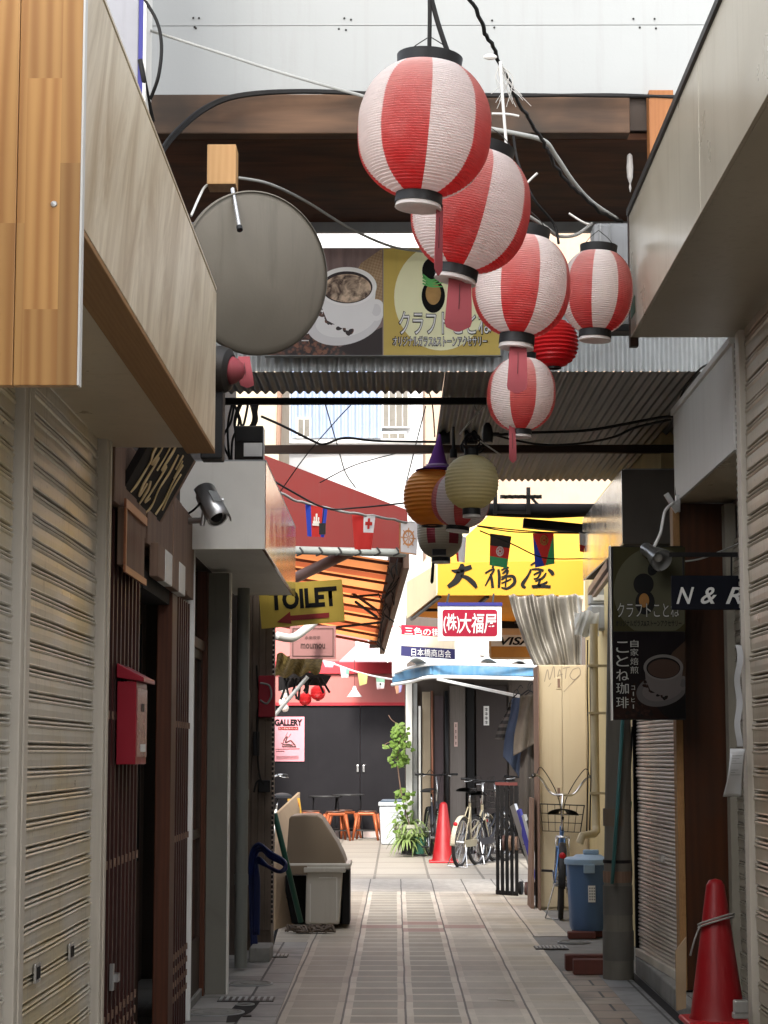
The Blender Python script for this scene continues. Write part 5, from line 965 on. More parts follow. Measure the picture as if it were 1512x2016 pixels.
flag(((786,1026),(824,1030),(786,1088),(820,1093)), 15.6, lambda u, v: 1 if v > .92 or u < .06 else 0, [FW, FOC], 'flag', 'small white flag with an ochre spoked wheel', (.5,.5,.32,FOC,'wheel'))
flag(((965,1050),(1007,1056),(964,1112),(998,1119)), 15.6, lambda u, v: 0 if v < .36 else (1 if v < .70 else 2), [FK, FR, FG], 'flag', 'small flag banded black, red and green with a pale ring', (.52,.52,.2,FGL,'ring'))
flag(((1049,1050),(1090,1050),(1054,1117),(1092,1110)), 15.7, lambda u, v: 1 if u+.05 < .5-.5*(1-v) + .02 else (2 if u > 1-.5*v-.02 else 0), [FR, FB, FG], 'flag', 'small flag with a red wedge between blue and green and a gold ring', (.52,.22,.2,FGOLD,'ring'))
flag(((535,960),(552,968),(538,990),(550,992)), 15.0, lambda u, v: 0, [FR], 'flag', 'bit of a red flag beside the polished box front')
flag(((893,1050),(918,1058),(900,1105),(915,1108)), 15.8, lambda u, v: 1 if u < .25 else 0, [FW, FR], 'flag', 'pale flag half hidden behind the olive lantern')
flag(((1140,1048),(1152,1052),(1142,1085),(1150,1088)), 15.7, lambda u, v: 1 if v > .6 else 0, [FW, FR], 'flag', 'narrow white and red flag at the right end of the string')
cable('string', 'pale twisted string carrying the flags on the left', C((515,940,14.8),(560,975,15),(610,993,15.2),(660,1004,15.3),(720,1014,15.4),(800,1028,15.6),(830,1035,15.7)), .010, GCAB, .006, cat='string')
cable('string', 'black string carrying flags in front of the yellow awning', C((940,1036,15.5),(1000,1046,15.6),(1060,1049,15.7),(1150,1050,15.8)), .005, CAB, cat='string')
tt = thing('hanging_tag', 'small black tag hanging beside the temple flag', 'tag', P(635,1020,15.1)); q = MB(); q.tube(C((638,1000,15.1),(634,1030,15.1)), .004, 6); q.build('cord', CAB, tt); mb = MB(); fbox(mb, 628, 1030, 641, 1052, 15.1, .02); mb.build('tag_plate', BLACK, tt)
# prayer flags in the far court
cable('string', 'white string of pastel prayer flags in the far court', C((633,1300,30),(660,1308,30),(700,1322,30),(740,1332,29.7),(776,1338,29)), .014, FW, cat='string')
for px, mats, mf, lb in ((((634,1299),(660,1304),(640,1313),(655,1314)), [fab('pf_lilac',(.6,.56,.66))], lambda u, v: 0, 'lilac white prayer flag leftmost on the far string'),
    (((669,1312),(688,1318),(672,1334),(686,1334)), [FW, fab('pf_green',(.22,.5,.36))], lambda u, v: 1 if u > .6 and v < .6 else 0, 'white prayer flag with a green corner'),
    (((704,1323),(724,1328),(708,1350),(722,1346)), [fab('pf_yellow',(.6,.6,.22))], lambda u, v: 0, 'pale yellow prayer flag'),
    (((740,1333),(758,1337),(742,1357),(756,1356)), [FW, fab('pf_mint',(.25,.45,.33)), fab('pf_pink',(.65,.45,.45))], lambda u, v: 1 if v < .35 else (2 if v > .85 else 0), 'white prayer flag with a mint top and dark dot'),
    (((776,1342),(792,1346),(780,1366),(790,1362)), [fab('pf_orange',(.65,.35,.22)), fab('pf_violet',(.35,.33,.6))], lambda u, v: 1 if u > .5 else 0, 'orange and violet prayer flag at the gutter'),
    (((800,1348),(814,1350),(802,1362),(811,1364)), [fab('pf_sky',(.25,.5,.65))], lambda u, v: 0, 'sky blue prayer flag rightmost at the gutter')):
    flag(px, 29.8, mf, mats, 'prayer_flag', lb, (.5,.55,.12,FK,'disc') if 'dot' in lb else None, 'pastel prayer flags', .02)
# ---------------------------------------------------------------- far court: pink building
SALM = paint('salmon_wall', (.40,.135,.12), .75, 0, .05, .15); PKW = paint('pale_pink_canvas', (.36,.22,.24), .7, 0, .05, .1); DOORB = paint('charcoal_door', (.011,.010,.012), .6, 0, .15, .2, (.03,.027,.03)); DOORB.node_tree.nodes['Principled BSDF'].inputs['Specular IOR Level'].default_value = .15; REDB = paint('red_trim', (.42,.03,.04), .55)
pb = building('pink_building', 'salmon pink building with charcoal doors closing the far court', (-.9, 35.4, 0))
def pbx_(nm_, x0, y0, x1, y1, Y, dy, m_, **k): mb = MB(); fbox(mb, x0, y0, x1, y1, Y, dy); return mb.build(nm_, m_, pb, **k)
pbx_('wall', 380, 1232, 860, 1388, 35.5, .3, SALM); a = P(380,1240,35.8); b_ = P(860,1240,35.8); MB().box((a.x,35.81,0), (b_.x,41,3.4)).build('body', SALM, pb)
pbx_('red_band', 380, 1302, 860, 1326, 35.44, .05, REDB); pbx_('red_trim', 380, 1383, 860, 1389, 35.42, .07, REDB)
for (x0, x1) in ((380,539.6),(540.4,606.6),(607.4,708.6),(709.4,803)): 
    o = pbx_('charcoal_panel', x0, 1389.5, x1, 1649, 35.46, .04, DOORB, bevel=.004)
for x in (704, 716): pbx_('handle', x-2, 1506, x+2, 1520, 35.43, .03, STEEL, bevel=.004)
a = P(380,1650,35.3); MB().box((a.x,35.2,0), (b_.x,35.45,.09)).build('step', paint('pinkish_step', (.45,.36,.34), .8), pb)
MB().prism([P(668,1301,34.2), P(810,1301,34.2), P(810,1266,35.4), P(703,1268,35.4)], (0,0,-.02)).build('awning', PKW, pb); MB().tube(C((700,1268,35.3),(815,1264,35.3)), .05, 8).build('awning_rail', LGREY, pb)
pl_ = thing('pendant_lamp', 'white conical pendant lamp hanging in the far court', 'lamp', P(698,1362,33.5)); c = P(698, 1372, 33.5); MB().lathe([(.125,0),(.03,.12),(.02,.17),(.001,.175)], c, 24, cap=False).build('shade', WHITE, pl_, smooth=True, solid=.004); MB().tube([c+Vector((0,0,.17)), P(698,1300,33.5)], .008, 6).build('cord', paint('maroon_cord', (.12,.03,.03), .6), pl_)
ga = thing('poster', 'pink GALLERY poster on the charcoal wall', 'poster', P(570,1455,35.44)); mb = MB(); fbox(mb, 539, 1411, 599, 1499, 35.44, .012); mb.build('sheet', paint('poster_pink', (.66,.28,.32), .6, 0, .03, .05, bmp=0), ga)
Yg = 35.435; ptext('GALLERY', 541, 1416, 595, 1429, Yg, PRINTBLK, ga, bold=.05); mb = MB(); fbox(mb, 548, 1431, 587, 1437, Yg-.002, .002); mb.build('title_bar', DRED, ga); ptext('レンタルスペース', 550, 1432.2, 585, 1435.8, Yg-.004, FGL, ga)
q = MB()
fn = lambda x, y: P(x, y, Yg-.003)
for st in ([(555,1470,2),(583,1470,2.5)], [(556,1468,1),(560,1455,2),(566,1450,1.5),(562,1462,3),(572,1458,2),(578,1464,3),(582,1468,1)], [(562,1450,.8),(566,1442,.8)], [(568,1452,.8),(573,1444,.8)], [(553,1462,1),(559,1466,2),(568,1466,3),(576,1467,2)], [(542,1475,1),(590,1474,1)], [(543,1479,1),(560,1479,1)]): brush(q, st, fn, 4)
for y in (1489, 1491.5, 1494): brush(q, [(544,y,.7),(588,y-.4,.7)], fn, 2)
q.build('drawing', BRN, ga)
# far bright buildings above
fw = building('far_building', 'far pale building with pale blue cladding and barred windows in the bright gap', (-.5, 47, 0)); FWM = paint('far_white_wall', (.52,.53,.54), .7, 0, .04, .05); BLUEC = paint('pale_blue_cladding', (.31,.37,.50), .6, 0, .05, .05)
a = P(300,1000,47); b_ = P(905,1000,47); MB().box((a.x,47,0), (b_.x,52,16)).build('wall', FWM, fw)
c0, c1 = P(572, 862, 46.9), P(752, 700, 46.9); MB().grid(lambda i, j: (c0.x+(c1.x-c0.x)*i, 46.9+.05*math.sin(i*80), c0.z+(c1.z-c0.z)*j), 160, 1).build('blue_cladding', BLUEC, fw)
for (x0, y0, x1, y1) in ((752,700,806,842),(750,850,800,866),(584,822,612,862)):
    mb = MB(); fbox(mb, x0, y0, x1, y1, 46.85, .06); wd_ = mb.build('window', WHITE, fw); mb = MB(); fbox(mb, x0+3, y0+3, x1-3, y1-3, 46.84, .008); mb.build('pane', paint('far_pane', (.16,.15,.13), .3), wd_); q = MB()
    n_ = max(2, int((x1-x0)/13))
    for k in range(1, n_): x = x0+(x1-x0)*k/n_; fbox(q, x-.8, y0, x+.8, y1, 46.80, .02)
    q.build('bars', WHITE, wd_)
mb = MB(); fbox(mb, 552, 866, 830, 872, 46.7, .25); mb.build('ledge', WHITE, fw)
fo = building('far_side_building', 'cream far building edge with gutter at the left of the bright gap', (-2.5, 40, 0)); a = P(420,1000,40); b_ = P(548,1000,40); MB().box((a.x-3,40,0), (b_.x,44,11)).build('wall', paint('far_cream_wall', (.36,.31,.23), .8), fo); MB().tube(C((553,700,39.9),(548,880,39.9)), .05, 8).build('pipe', PLANK, fo)
fs = building('far_right_building', 'tan far building to the right of the posts under the iron roof', (1.2, 38, 0)); a = P(838,1000,38); MB().box((a.x,38,3.5), (6,42,12)).build('wall', paint('far_tan_wall', (.36,.26,.19), .8), fs)
for k in range(5): mb = MB(); fbox(mb, 893, 820+k*12, 912, 826+k*12, 37.95, .05); mb.build('brick_course', paint('salmon_course', (.55,.22,.15), .8) if k == 0 else bpy.data.materials['salmon_course'], fs)
tr_ = thing('tarp_roll', 'black rolled tarpaulin on a rail under the far lip of the iron roof', 'tarp', P(1060,1003,16.2)); MB().tube(C((955,1003,16.2),(1010,1005,16.2),(1080,1006,16.2),(1180,1004,16.2)), [.05,.055,.06,.05], 14).build('roll', MATBLK, tr_, smooth=True)
q = MB()
for x in (1040, 975): q.bar(P(x,960,16.15), P(x,1012,16.15), .05, .03)
q.bar(P(1042,975,16.2), P(1075,1012,16.2), .02); q.bar(P(970,1008,16.15), P(1045,1010,16.15), .02); q.build('bracket_frame', DARKM, tr_); q = MB().bar(P(1030,1030,16.3), P(1150,1042,16.3), .12, .07); q.build('canopy_arm', MATBLK, tr_)
sl_ = MB().bar(P(1165,1165,15.5), P(1203,1110,13.6), .06, .05).bar(P(1170,1172,15.4), P(1203,1128,13.6), .03, .03); tag(sl_.build('folded_awning_rail', paint('pinkish_metal', (.35,.28,.27), .4, .3), loc=P(1180,1150,15)), 'pinkish folded awning rail under the polished box near the gas meter', 'awning rail')
# left court hanging things
LCN = 'small red lanterns in the far court'
for cx, cy, w_, lb in ((601,1376,25,'small red round lantern, left and lower of the far pair'),(626,1364,29,'small red round lantern, right and higher of the far pair')): lantern(cx, cy, w_, w_, 22, lb, 0, [LPLN], 1, ribs=10, topr=.25, botr=.25, rim=1.5, depth=.003, base=False, group=LCN)
q = MB()
for (x,y,r) in ((560,1357,8),(563,1370,6),(557,1383,8),(561,1394,7)): q.ball(P(x,y,21), r*21/F*1.1, 12)
tag(q.build('paper_garland', LWHT, loc=P(560,1375,21), smooth=True), 'white paper ball garland left of the small red lanterns', 'garland')
GT, nt, b_, _ = nm('gold_tarp'); nt.links.new(mixc(nt, ramp(nt, noise(nt, coords(nt, (3,3,1)), 12, 4, .6), .4, .65), (.14,.10,.025), (.34,.26,.09)), b_.inputs['Base Color']); b_.inputs['Roughness'].default_value = .5
tag(MB().grid(lambda i, j: P(545+92*i-6*j, 1288+(46-10*i)*j, 20+.4*j)+Vector((0,.05*math.sin(i*14+j*3),.02*math.sin(i*19))), 40, 8).build('gold_tarp', GT, loc=P(590,1310,20), smooth=True), 'olive gold tarpaulin draped below the pink cafe sign', 'tarp')
q = MB().prism(C((548,1332,20.5),(600,1322,20.5),(652,1330,20.5),(640,1350,20.5),(590,1348,20.5),(548,1360,20.5)), (0,.1,0))
for i in range(10): a = P(560+i*8, 1335, 20.4); q.tube([a, a+Vector((random.uniform(-.1,.1),0,-.12-random.random()*.1))], .012, 5)
tag(q.build('dark_eave', MATBLK, loc=P(600,1340,20.5)), 'dark ragged eave under the olive gold tarpaulin', 'eave')
tag(MB().tube(C((541,1408,20.2),(606,1332,20.2)), .02, 8).build('grey_stick', GREYM, loc=P(570,1370,20.2)), 'grey stick slanting up to the dark ragged eave', 'stick')
# wall gear on the boarded shop
rbx = thing('red_box', 'small red box on the boarded wall beside cables', 'box', P(525,1370,14.85)); mb = MB(); fbox(mb, 509, 1330, 541, 1412, 14.82, .08); mb.build('case', MAILRED, rbx, bevel=.006); q = MB().tube(spline(C((512,1345,14.8),(530,1350,14.8),(534,1370,14.8),(525,1385,14.8),(512,1378,14.8))), .008, 6); q.build('cord', PIPEG, rbx, smooth=True)
for i, pts in enumerate((((505,1310,14.85),(508,1350,14.85),(516,1380,14.85),(508,1400,14.85),(506,1440,14.85)), ((506,1440,14.8),(508,1500,14.8),(512,1530,14.8),(520,1545,14.8)), ((500,1560,14.8),(505,1540,14.8),(515,1535,14.8)))): cable('cable', ('cable bundle beside the small red box', 'thin black lead hanging down the boarded wall', 'loop of black lead beside the plug adapter')[i], C(*pts), .007)
for (x0,y0,x1,y1,lb) in ((498,1440,510,1488,'black power box high on the boarded wall'),(508,1536,532,1560,'black plug adapter hanging on the boarded wall')): mb = MB(); fbox(mb, x0, y0, x1, y1, 14.8, .06); tag(mb.build('power_adapter', BLACK, loc=P(x0,y0,14.8), bevel=.006), lb, 'adapter')
hs = MB(); HB = paint('blue_hose', (.006,.014,.075), .4)
for k in range(3): hs.tube(spline(C((497+k*4,1870,14.4),(494+k*3,1780,14.4),(493+k*5,1690,14.35),(508+k*4,1662+k*6,14.3),(532,1678+k*5,14.2),(556,1692+k*4,14.15),(563,1704+k*3,14.1),(550,1716,14.1),(528,1706,14.2),(507,1690+k*5,14.3),(503+k*3,1740,14.35),(500+k*4,1840,14.4))), .013, 8)
tag(hs.build('hose', HB, loc=P(510,1700,14.3), smooth=True), 'dark blue hose looped on the boarded wall corner', 'hose')
mb = MB(); a = P(500, 1880, 14.3); mb.box((a.x-.02,14.1,0), (a.x+.12,14.5,.1)); tag(mb.build('concrete_block', CONC, loc=(a.x,14.3,0), bevel=.01), 'small concrete block at the foot of the boarded wall', 'block')
# ---------------------------------------------------------------- garbage hood, mop, boards
HOOD = paint('tan_plastic', (.20,.155,.11), .45, 0, .05, .15, (.1,.08,.06), 3); BINW = paint('off_white_plastic', (.52,.49,.43), .4, 0, .05, .25, (.25,.21,.16), 3)
gh = thing('waste_station', 'tan hooded waste station with an off-white bin beneath', 'bin', (-.64, 17, 0)); Yh = 16.75
def prof(pts, Y, dy): return ([P(x, y, Y) for x, y in pts], (0,dy,0))
mb = MB(); mb.prism(*prof([(563,1702),(569,1612),(573,1606),(600,1604),(624,1605),(634,1612),(648,1634),(664,1660),(676,1685),(682,1704)], Yh, .62)); mb.build('hood', HOOD, gh, bevel=.012)
mb = MB(); fbox(mb, 562, 1700, 690, 1712, Yh-.03, .70); mb.build('rim', BINW, gh, bevel=.012); mb = MB(); fbox(mb, 563, 1704, 605, 1722, Yh-.035, .05); mb.build('rim_plate', HOOD, gh, bevel=.006)
mb = MB(); mb.prism([P(603,1713,Yh-.02), P(675,1713,Yh-.02), P(668,1820,Yh-.02), P(601,1820,Yh-.02)], (0,.42,0)); bn = mb.build('bin', BINW, gh, bevel=.015); q = MB()
for (x0,y0,x1,y1) in ((628,1727,664,1729),(662,1727,664,1812),(610,1740,611.5,1815)): fbox(q, x0, y0, x1, y1, Yh-.024, .006)
q.build('embossed_line', LGREY, bn); mb = MB(); mb.prism([P(598,1708,Yh-.045), P(680,1708,Yh-.045), P(680,1718,Yh-.045), P(598,1718,Yh-.045)], (0,.46,0)); mb.build('bin_rim', BINW, gh, bevel=.006)
mb = MB(); fbox(mb, 562, 1724, 688, 1818, Yh+.45, .15); fbox(mb, 674, 1715, 688, 1820, Yh+.05, .45); fbox(mb, 562, 1766, 600, 1769, Yh+.44, .02); mb.build('frame', MATBLK, gh)
tag(MB().tube(C((541,1602,15.9),(592,1815,16.2)), .022, 10).build('broom_handle', paint('dark_green_plastic', (.012,.08,.055), .4), loc=P(570,1700,16), smooth=True), 'dark green mop handle leaning against the wall by the waste station', 'mop')
q = MB(); random.seed(3)
for i in range(60):
    a = P(610+random.uniform(-32,36), 1828, 16.35); a.z = .02; q.tube(spline([a, a+Vector((random.uniform(-.06,.06),random.uniform(-.05,.05),random.uniform(0,.05))), a+Vector((random.uniform(-.1,.1),random.uniform(-.06,.06),0))]), .009, 5)
tag(q.build('mop_rag', paint('dirty_rag', (.16,.125,.10), .95, 0, .4, .4), loc=(P(610,1828,16.3).x,16.3,0), smooth=True), 'grey brown mop rag lying at the foot of the waste station', 'rag')
q = MB().prism([P(543,1600,17.6), P(586,1560,18.3), P(580,1830,17.3), P(535,1838,16.6)], (.02,.03,0)); tag(q.build('leaning_board', paint('tan_board', (.40,.30,.20), .7, 0, .1, .2), loc=P(560,1700,17.5)), 'pale tan board leaning behind the green mop', 'board')
tag(MB().prism([P(541,1832,15.6), P(548,1828,15.6), P(536,1872,15.3), P(533,1872,15.3)], (0,.03,0)).build('iron_foot', MATBLK, loc=P(540,1850,15.5)), 'thin black iron foot leaning below the boarded wall', 'foot')
ys = thing('folding_sign', 'small yellow board with orange characters behind the waste station', 'sign', P(582,1592,18.2)); tl, tr, br, bl = C((566,1573,18.2),(590,1571,18.2),(597,1625,18.2),(570,1625,18.2)); MB().prism([tl,tr,br,bl], (0,.03,0)).build('board', paint('sign_amber', (.62,.36,.06), .5, bmp=0), ys); q = MB(); fn = lambda x, y: P(x, y, 18.19)
ring = ell(581, 1586, 7.5, 10, 20); brush(q, [(x,y,1.2) for x, y in ring]+[(*ring[0],1.2)], fn, 2)
for st in ([(576,1583,1.6),(586,1582,1.6)], [(581,1578,1.4),(581,1588,1.4)], [(577,1590,1.6),(586,1588,1.6)], [(579,1593,1.4),(585,1596,1.4)], [(578,1603,1.6),(582,1607,1.6)], [(586,1601,1.6),(587,1607,1.6)]): brush(q, st, fn, 3)
q.build('lettering', paint('orange_print', (.50,.13,.02), .5, bmp=0), ys)
# ---------------------------------------------------------------- bicycles
RUB = paint('tyre_rubber', (.018,.017,.017), .75, 0, .2, .3); CHR = paint('chrome', (.50,.50,.50), .25, .95, .05, .15)
def bicycle(label, loc, rz, fcol, wr=.30, bars='city', basket=True, fender=None, saddle=None, rack=True, lean=0.0, seat=.86, hb=1.02):
    o = thing('bicycle', label, 'bicycle', (0,0,0)); FM = fcol; wb = 1.02; Rw = Vector((0,0,wr)); Fw = Vector((0,wb,wr))
    for c, nm_ in ((Rw,'wheel'),(Fw,'wheel')):
        w_ = MB().tube([c+Vector((0,(wr-.017)*math.cos(a*math.pi/20),(wr-.017)*math.sin(a*math.pi/20))) for a in range(40)], .023, 10, closed=True).build('wheel', RUB, o, smooth=True)
        MB().tube([c+Vector((0,(wr-.043)*math.cos(a*math.pi/20),(wr-.043)*math.sin(a*math.pi/20))) for a in range(40)], .012, 8, closed=True).build('rim', CHR, w_, smooth=True)
        q = MB()
        for k in range(20): a = k*math.pi/10; q.tube([c+Vector((.02*(-1)**k,.02*math.cos(a+.5),.02*math.sin(a+.5))), c+Vector((0,(wr-.05)*math.cos(a),(wr-.05)*math.sin(a)))], .0018, 4)
        q.tube([c+Vector((-.05,0,0)), c+Vector((.05,0,0))], .022, 10); q.build('spokes', CHR, w_)
        q = MB(); r_ = wr+.022; q.grid(lambda i, j: c+Vector(((j-.5)*.06, r_*math.cos(R(15+170*i)) if c is Rw else r_*math.cos(R(10+140*i)), r_*math.sin(R((15+170*i) if c is Rw else (10+140*i)))-.008*abs(2*j-1))), 24, 4); q.build('fender', fender or CHR, o, smooth=True, solid=.003)
    bb = Vector((0,.42,.27)); st = Vector((0,.27,seat-.16)); hd = Vector((0,.83,.62)); ht_ = Vector((0,.79,.76))
    q = MB().tube([bb, st], .016, 10).tube([bb+Vector((0,-.01,.03)), Vector((0,.6,.36)), hd], .019, 10).tube([bb+Vector((0,-.06,.14)), Vector((0,.6,.50)), hd+Vector((0,-.02,.07))], .014, 10).tube([hd+Vector((0,.012,-.03)), ht_], .02, 10)
    for s in (-1, 1): q.tube([bb+Vector((.03*s,0,0)), Rw+Vector((.055*s,0,0))], .009, 8).tube([st+Vector((.018*s,-.01,-.05)), Rw+Vector((.055*s,0,0))], .008, 8)
    q.build('frame', FM, o, smooth=True, angle=50)
    q = MB()
    for s in (-1, 1): q.tube([hd+Vector((.04*s,.02,-.06)), Fw+Vector((.05*s,0,0))], .011, 8)
    q.tube([hd+Vector((-.045,.02,-.05)), hd+Vector((.045,.02,-.05))], .014, 8); q.build('fork', FM, o, smooth=True, angle=50)
    MB().tube([st, st+Vector((0,-.04,.12))], .0125, 10).build('seat_post', CHR, o, smooth=True)
    s_ = MB(); sc = st+Vector((0,-.05,.15)); s_.grid(lambda i, j: sc+Vector(((.035+.10*(1-i)**.8)*math.cos(R(180*j)), -.13+.27*i, .055*math.sin(R(180*j))*(1-.35*i)-.01)), 12, 12); s_.grid(lambda i, j: sc+Vector(((.035+.10*(1-i)**.8)*(2*j-1), -.13+.27*i, -.011)), 12, 2); s_.build('saddle', saddle or BLACK, o, smooth=True)
    MB().tube([ht_, Vector((0,.765,hb-.06))], .013, 10).build('stem', CHR, o, smooth=True)
    hc = Vector((0,.765,hb-.06))
    if bars == 'city': pts = [(-.27,-.18,.16),(-.24,-.03,.17),(-.19,.06,.13),(-.10,.06,.01),(0,.02,0),(.10,.06,.01),(.19,.06,.13),(.24,-.03,.17),(.27,-.18,.16)]
    else: pts = [(-.29,-.03,.03),(-.15,0,.03),(0,.02,.02),(.15,0,.03),(.29,-.03,.03)]
    pp = spline([hc+Vector(p) for p in pts], 6); hbm = CHR if bars == 'city' else BLACK; q_ = MB().tube(pp, .011, 10).build('handlebar', hbm, o, smooth=True)
    for s, a, b_ in ((0, 0, 5), (1, -6, -1)): MB().tube(pp[a:b_] if b_ != -1 else pp[-6:], .016, 10).build('grip', BLACK, q_, smooth=True)
    for s in (-1, 1):
        e_ = hc+Vector(pts[1] if s < 0 else pts[-2]); MB().tube([e_+Vector((0,.03,-.01)), e_+Vector((.05*s,.01,-.03)), e_+Vector((.06*s,-.12,-.03))], .006, 6).build('brake_lever', CHR, q_, smooth=True)
    q = MB()
    for s in (-1, 1): e_ = hc+Vector(pts[1] if s < 0 else pts[-2]); q.tube(spline([e_+Vector((0,.03,-.01)), e_+Vector((-.05*s,.14,.06)), hc+Vector((.03*s,.12,-.05)), hd+Vector((0,.05,0))]), .004, 6)
    q.build('brake_cables', CAB, o, smooth=True)
    q = MB()
    for s in (-1, 1):
        q.tube([bb+Vector((.06*s,0,0)), bb+Vector((.075*s,.1*s,-.12*s))], .009, 8)
    q.tube([bb+Vector((-.06,0,0)), bb+Vector((.06,0,0))], .02, 10); q.lathe([(.001,-.002),(.075,-.002),(.075,.002),(.001,.002)], bb+Vector((.05,0,0)), 24, (1,0,0)); q.build('crank', CHR, o, smooth=True, angle=40)
    for s in (-1, 1):
        c = bb+Vector((.125*s,.1*s,-.12*s)); MB().box(c-Vector((.05,.035,.01)), c+Vector((.05,.035,.01))).build('pedal', BLACK, o, bevel=.004)
    MB().box(bb+Vector((.055,-.44,-.02)), bb+Vector((.065,.06,.07))).build('chain_guard', FM, o, bevel=.004)
    if rack:
        q = MB(); z = wr*2+.07
        for s in (-1, 1): q.tube([Vector((.05*s,.2,z)), Vector((.06*s,-.18,z)), Vector((.02*s,-.24,z))], .006, 8).tube([Vector((.055*s,-.1,z)), Rw+Vector((.06*s,0,0))], .005, 6)
        for k in range(4): q.tube([Vector((-.058,.12-.1*k,z)), Vector((.058,.12-.1*k,z))], .005, 6)
        q.build('rack', CHR, o, smooth=True)
    MB().ball(Vector((0,-wr*.72-.03,wr*1.75)), .028, 10, (1,.4,1)).build('reflector', RED, o, smooth=True)
    MB().ball(Vector((0,1.02,.62)), .035, 12, (1,1.2,1)).build('headlight', CHR, o, smooth=True)
    q = MB()
    for s in (-1, 1): q.tube([Rw+Vector((.06*s,0,-.02)), Vector((.13*s,-.08,.012))], .007, 6)
    q.tube([Vector((-.13,-.08,.012)), Vector((.13,-.08,.012))], .007, 6); q.build('stand', CHR, o)
    if basket:
        q = MB(); c = Vector((0,1.02,.83)); T = lambda i, j, k: c+Vector(((i-.5)*(.34+.06*k), (j-.5)*(.24+.05*k), (k-.5)*.24))
        for k in (0, .33, .66, 1): q.tube([T(0,0,k),T(1,0,k),T(1,1,k),T(0,1,k)], .004 if k < 1 else .006, 6, closed=True)
        for n in range(7):
            u = n/6
            for j in (0, 1): q.tube([T(u,j,0), T(u,j,1)], .003, 5)
            for i in (0, 1): q.tube([T(i,u,0), T(i,u,1)], .003, 5)
            q.tube([T(u,0,0), T(u,1,0)], .003, 5)
        q.build('basket', DARKM if basket is True else basket, o)
    o.location = loc; o.rotation_euler = (0, R(lean), rz); return o
BFR = paint('blue_frame', (.10,.20,.42), .3, .3, .05, .15); BGF = paint('beige_frame', (.27,.235,.16), .45, .1, .08, .3); BKF = paint('black_frame', (.02,.022,.03), .35, .2)
bicycle('blue framed bicycle with wide chrome handlebars and a wire basket beside the blue bin', (1.40, 17.75, 0), R(-4), BFR, .315, 'city', True, BLACK, None, True, 2, .90, 1.10)
bicycle('beige bicycle with pale rear fender and black saddle next to the far red cone', (.785, 25.9, 0), R(-20), BGF, .31, 'flat', DARKM, paint('cream_fender', (.42,.37,.28), .45), None, False, 4, .95, 1.10)
bicycle('black bicycle facing the viewer beside the green plants', (.455, 28.75, 0), R(187), BKF, .33, 'flat', False, BLACK, BLACK, False, 0, .90, 1.16)
bicycle('dark bicycle with a black basket parked behind the folded black bench', (1.03, 26.4, 0), R(-24), BKF, .31, 'flat', BLACK, BLACK, None, False, -3, .9, 1.08)
bicycle('black bicycle squeezed between the beige bicycle and the hanging clothes', (1.30, 27.3, 0), R(-30), BKF, .31, 'flat', BLACK, BLACK, BLACK, False, 3, .92, 1.12)
bicycle('bicycle half hidden behind the waste station on the left', (-1.30, 24.2, 0), R(160), LGREY, .31, 'city', LGREY, None, None, True, 0, .92, 1.06)
# ---------------------------------------------------------------- cones, bins, bench, bricks
CONEM = paint('cone_red', (.25,.007,.010), .45, 0, .1, .5, (.36,.12,.11), 5, (1,1,.5), .15)
def cone(label, loc, h):
    t = thing('traffic_cone', label, 'traffic cone', loc, 'red traffic cones'); c = Vector(loc)
    MB().lathe([(.14*h/.7,.03),(.131*h/.7,.05),(.045*h/.7,h*.955),(.03*h/.7,h*.99),(.001,h)], c, 40).build('body', CONEM, t, smooth=True, angle=50)
    s = .17*h/.7; MB().box(c+Vector((-s,-s,.002)), c+Vector((s,s,.03))).build('base', RED, t, bevel=.012); return t
t1 = cone('tall red traffic cone at the near right with a cord around it', (1.565, 10.2, .094), .70)
a = Vector((1.565,10.2,.094+.49)); q = MB()
for k in (0, .014): q.tube([a+Vector((.088*math.cos(i*.4),.088*math.sin(i*.4),k-.03*math.cos(i*.4-2.6))) for i in range(16)], .005, 6, closed=True)
q.tube(spline([a+Vector((-.085,-.03,-.02)), a+Vector((-.11,-.03,-.08)), a+Vector((-.13,-.01,-.16))]), .005, 6); q.build('cord', GCAB, t1, smooth=True)
cone('far red traffic cone between the black and beige bicycles', (.615, 26.95, .004), .78)
tag(MB().prism([P(1330,1872,10.75), P(1351,1845,10.75), P(1351,1985,10.75), P(1332,1990,10.75)], (0,.02,0)).build('cardboard', paint('cardboard', (.36,.26,.16), .85, 0, .1, .3), loc=P(1340,1900,10.75)), 'tan cardboard sheet tied behind the near red cone', 'cardboard')
struct(MB().box((1.601,9.48,0), (1.95,11.595,.088)).build('recess_floor', CONC))
tag(MB().box((1.255,9.62,.006), (2.0,10.0,.075)).build('rubber_ramp', MATBLK, loc=(1.6,9.8,0), bevel=.006), 'black rubber ramp in front of the near red cone', 'ramp')
pn = thing('paper_notice', 'curled white paper notice taped to the near right shutter rail', 'notice', P(1445,1520,9.35)); fnp = lambda i, j: P(1436+30*i-8*j-6*j*(1-i), 1474+94*j-8*i*(1-j)*0, 9.33)+Vector((0,-.05*math.sin(math.pi*j)*(1-i)-.02,0))
PAPW = paint('notice_paper', (.56,.57,.58), .7, 0, .03, .05, bmp=0); MB().grid(fnp, 8, 12).build('sheet', PAPW, pn, smooth=True, solid=.0015); q = MB()
for k, v in enumerate((.14, .20, .25, .30, .44, .49, .54)): q.face([fnp(i, j)+Vector((0,-.003,0)) for i, j in ((.15,v),(.85-.2*(k % 3),v),(.85-.2*(k % 3),v+.012),(.15,v+.012))])
q.build('print_lines', GREYM, pn)
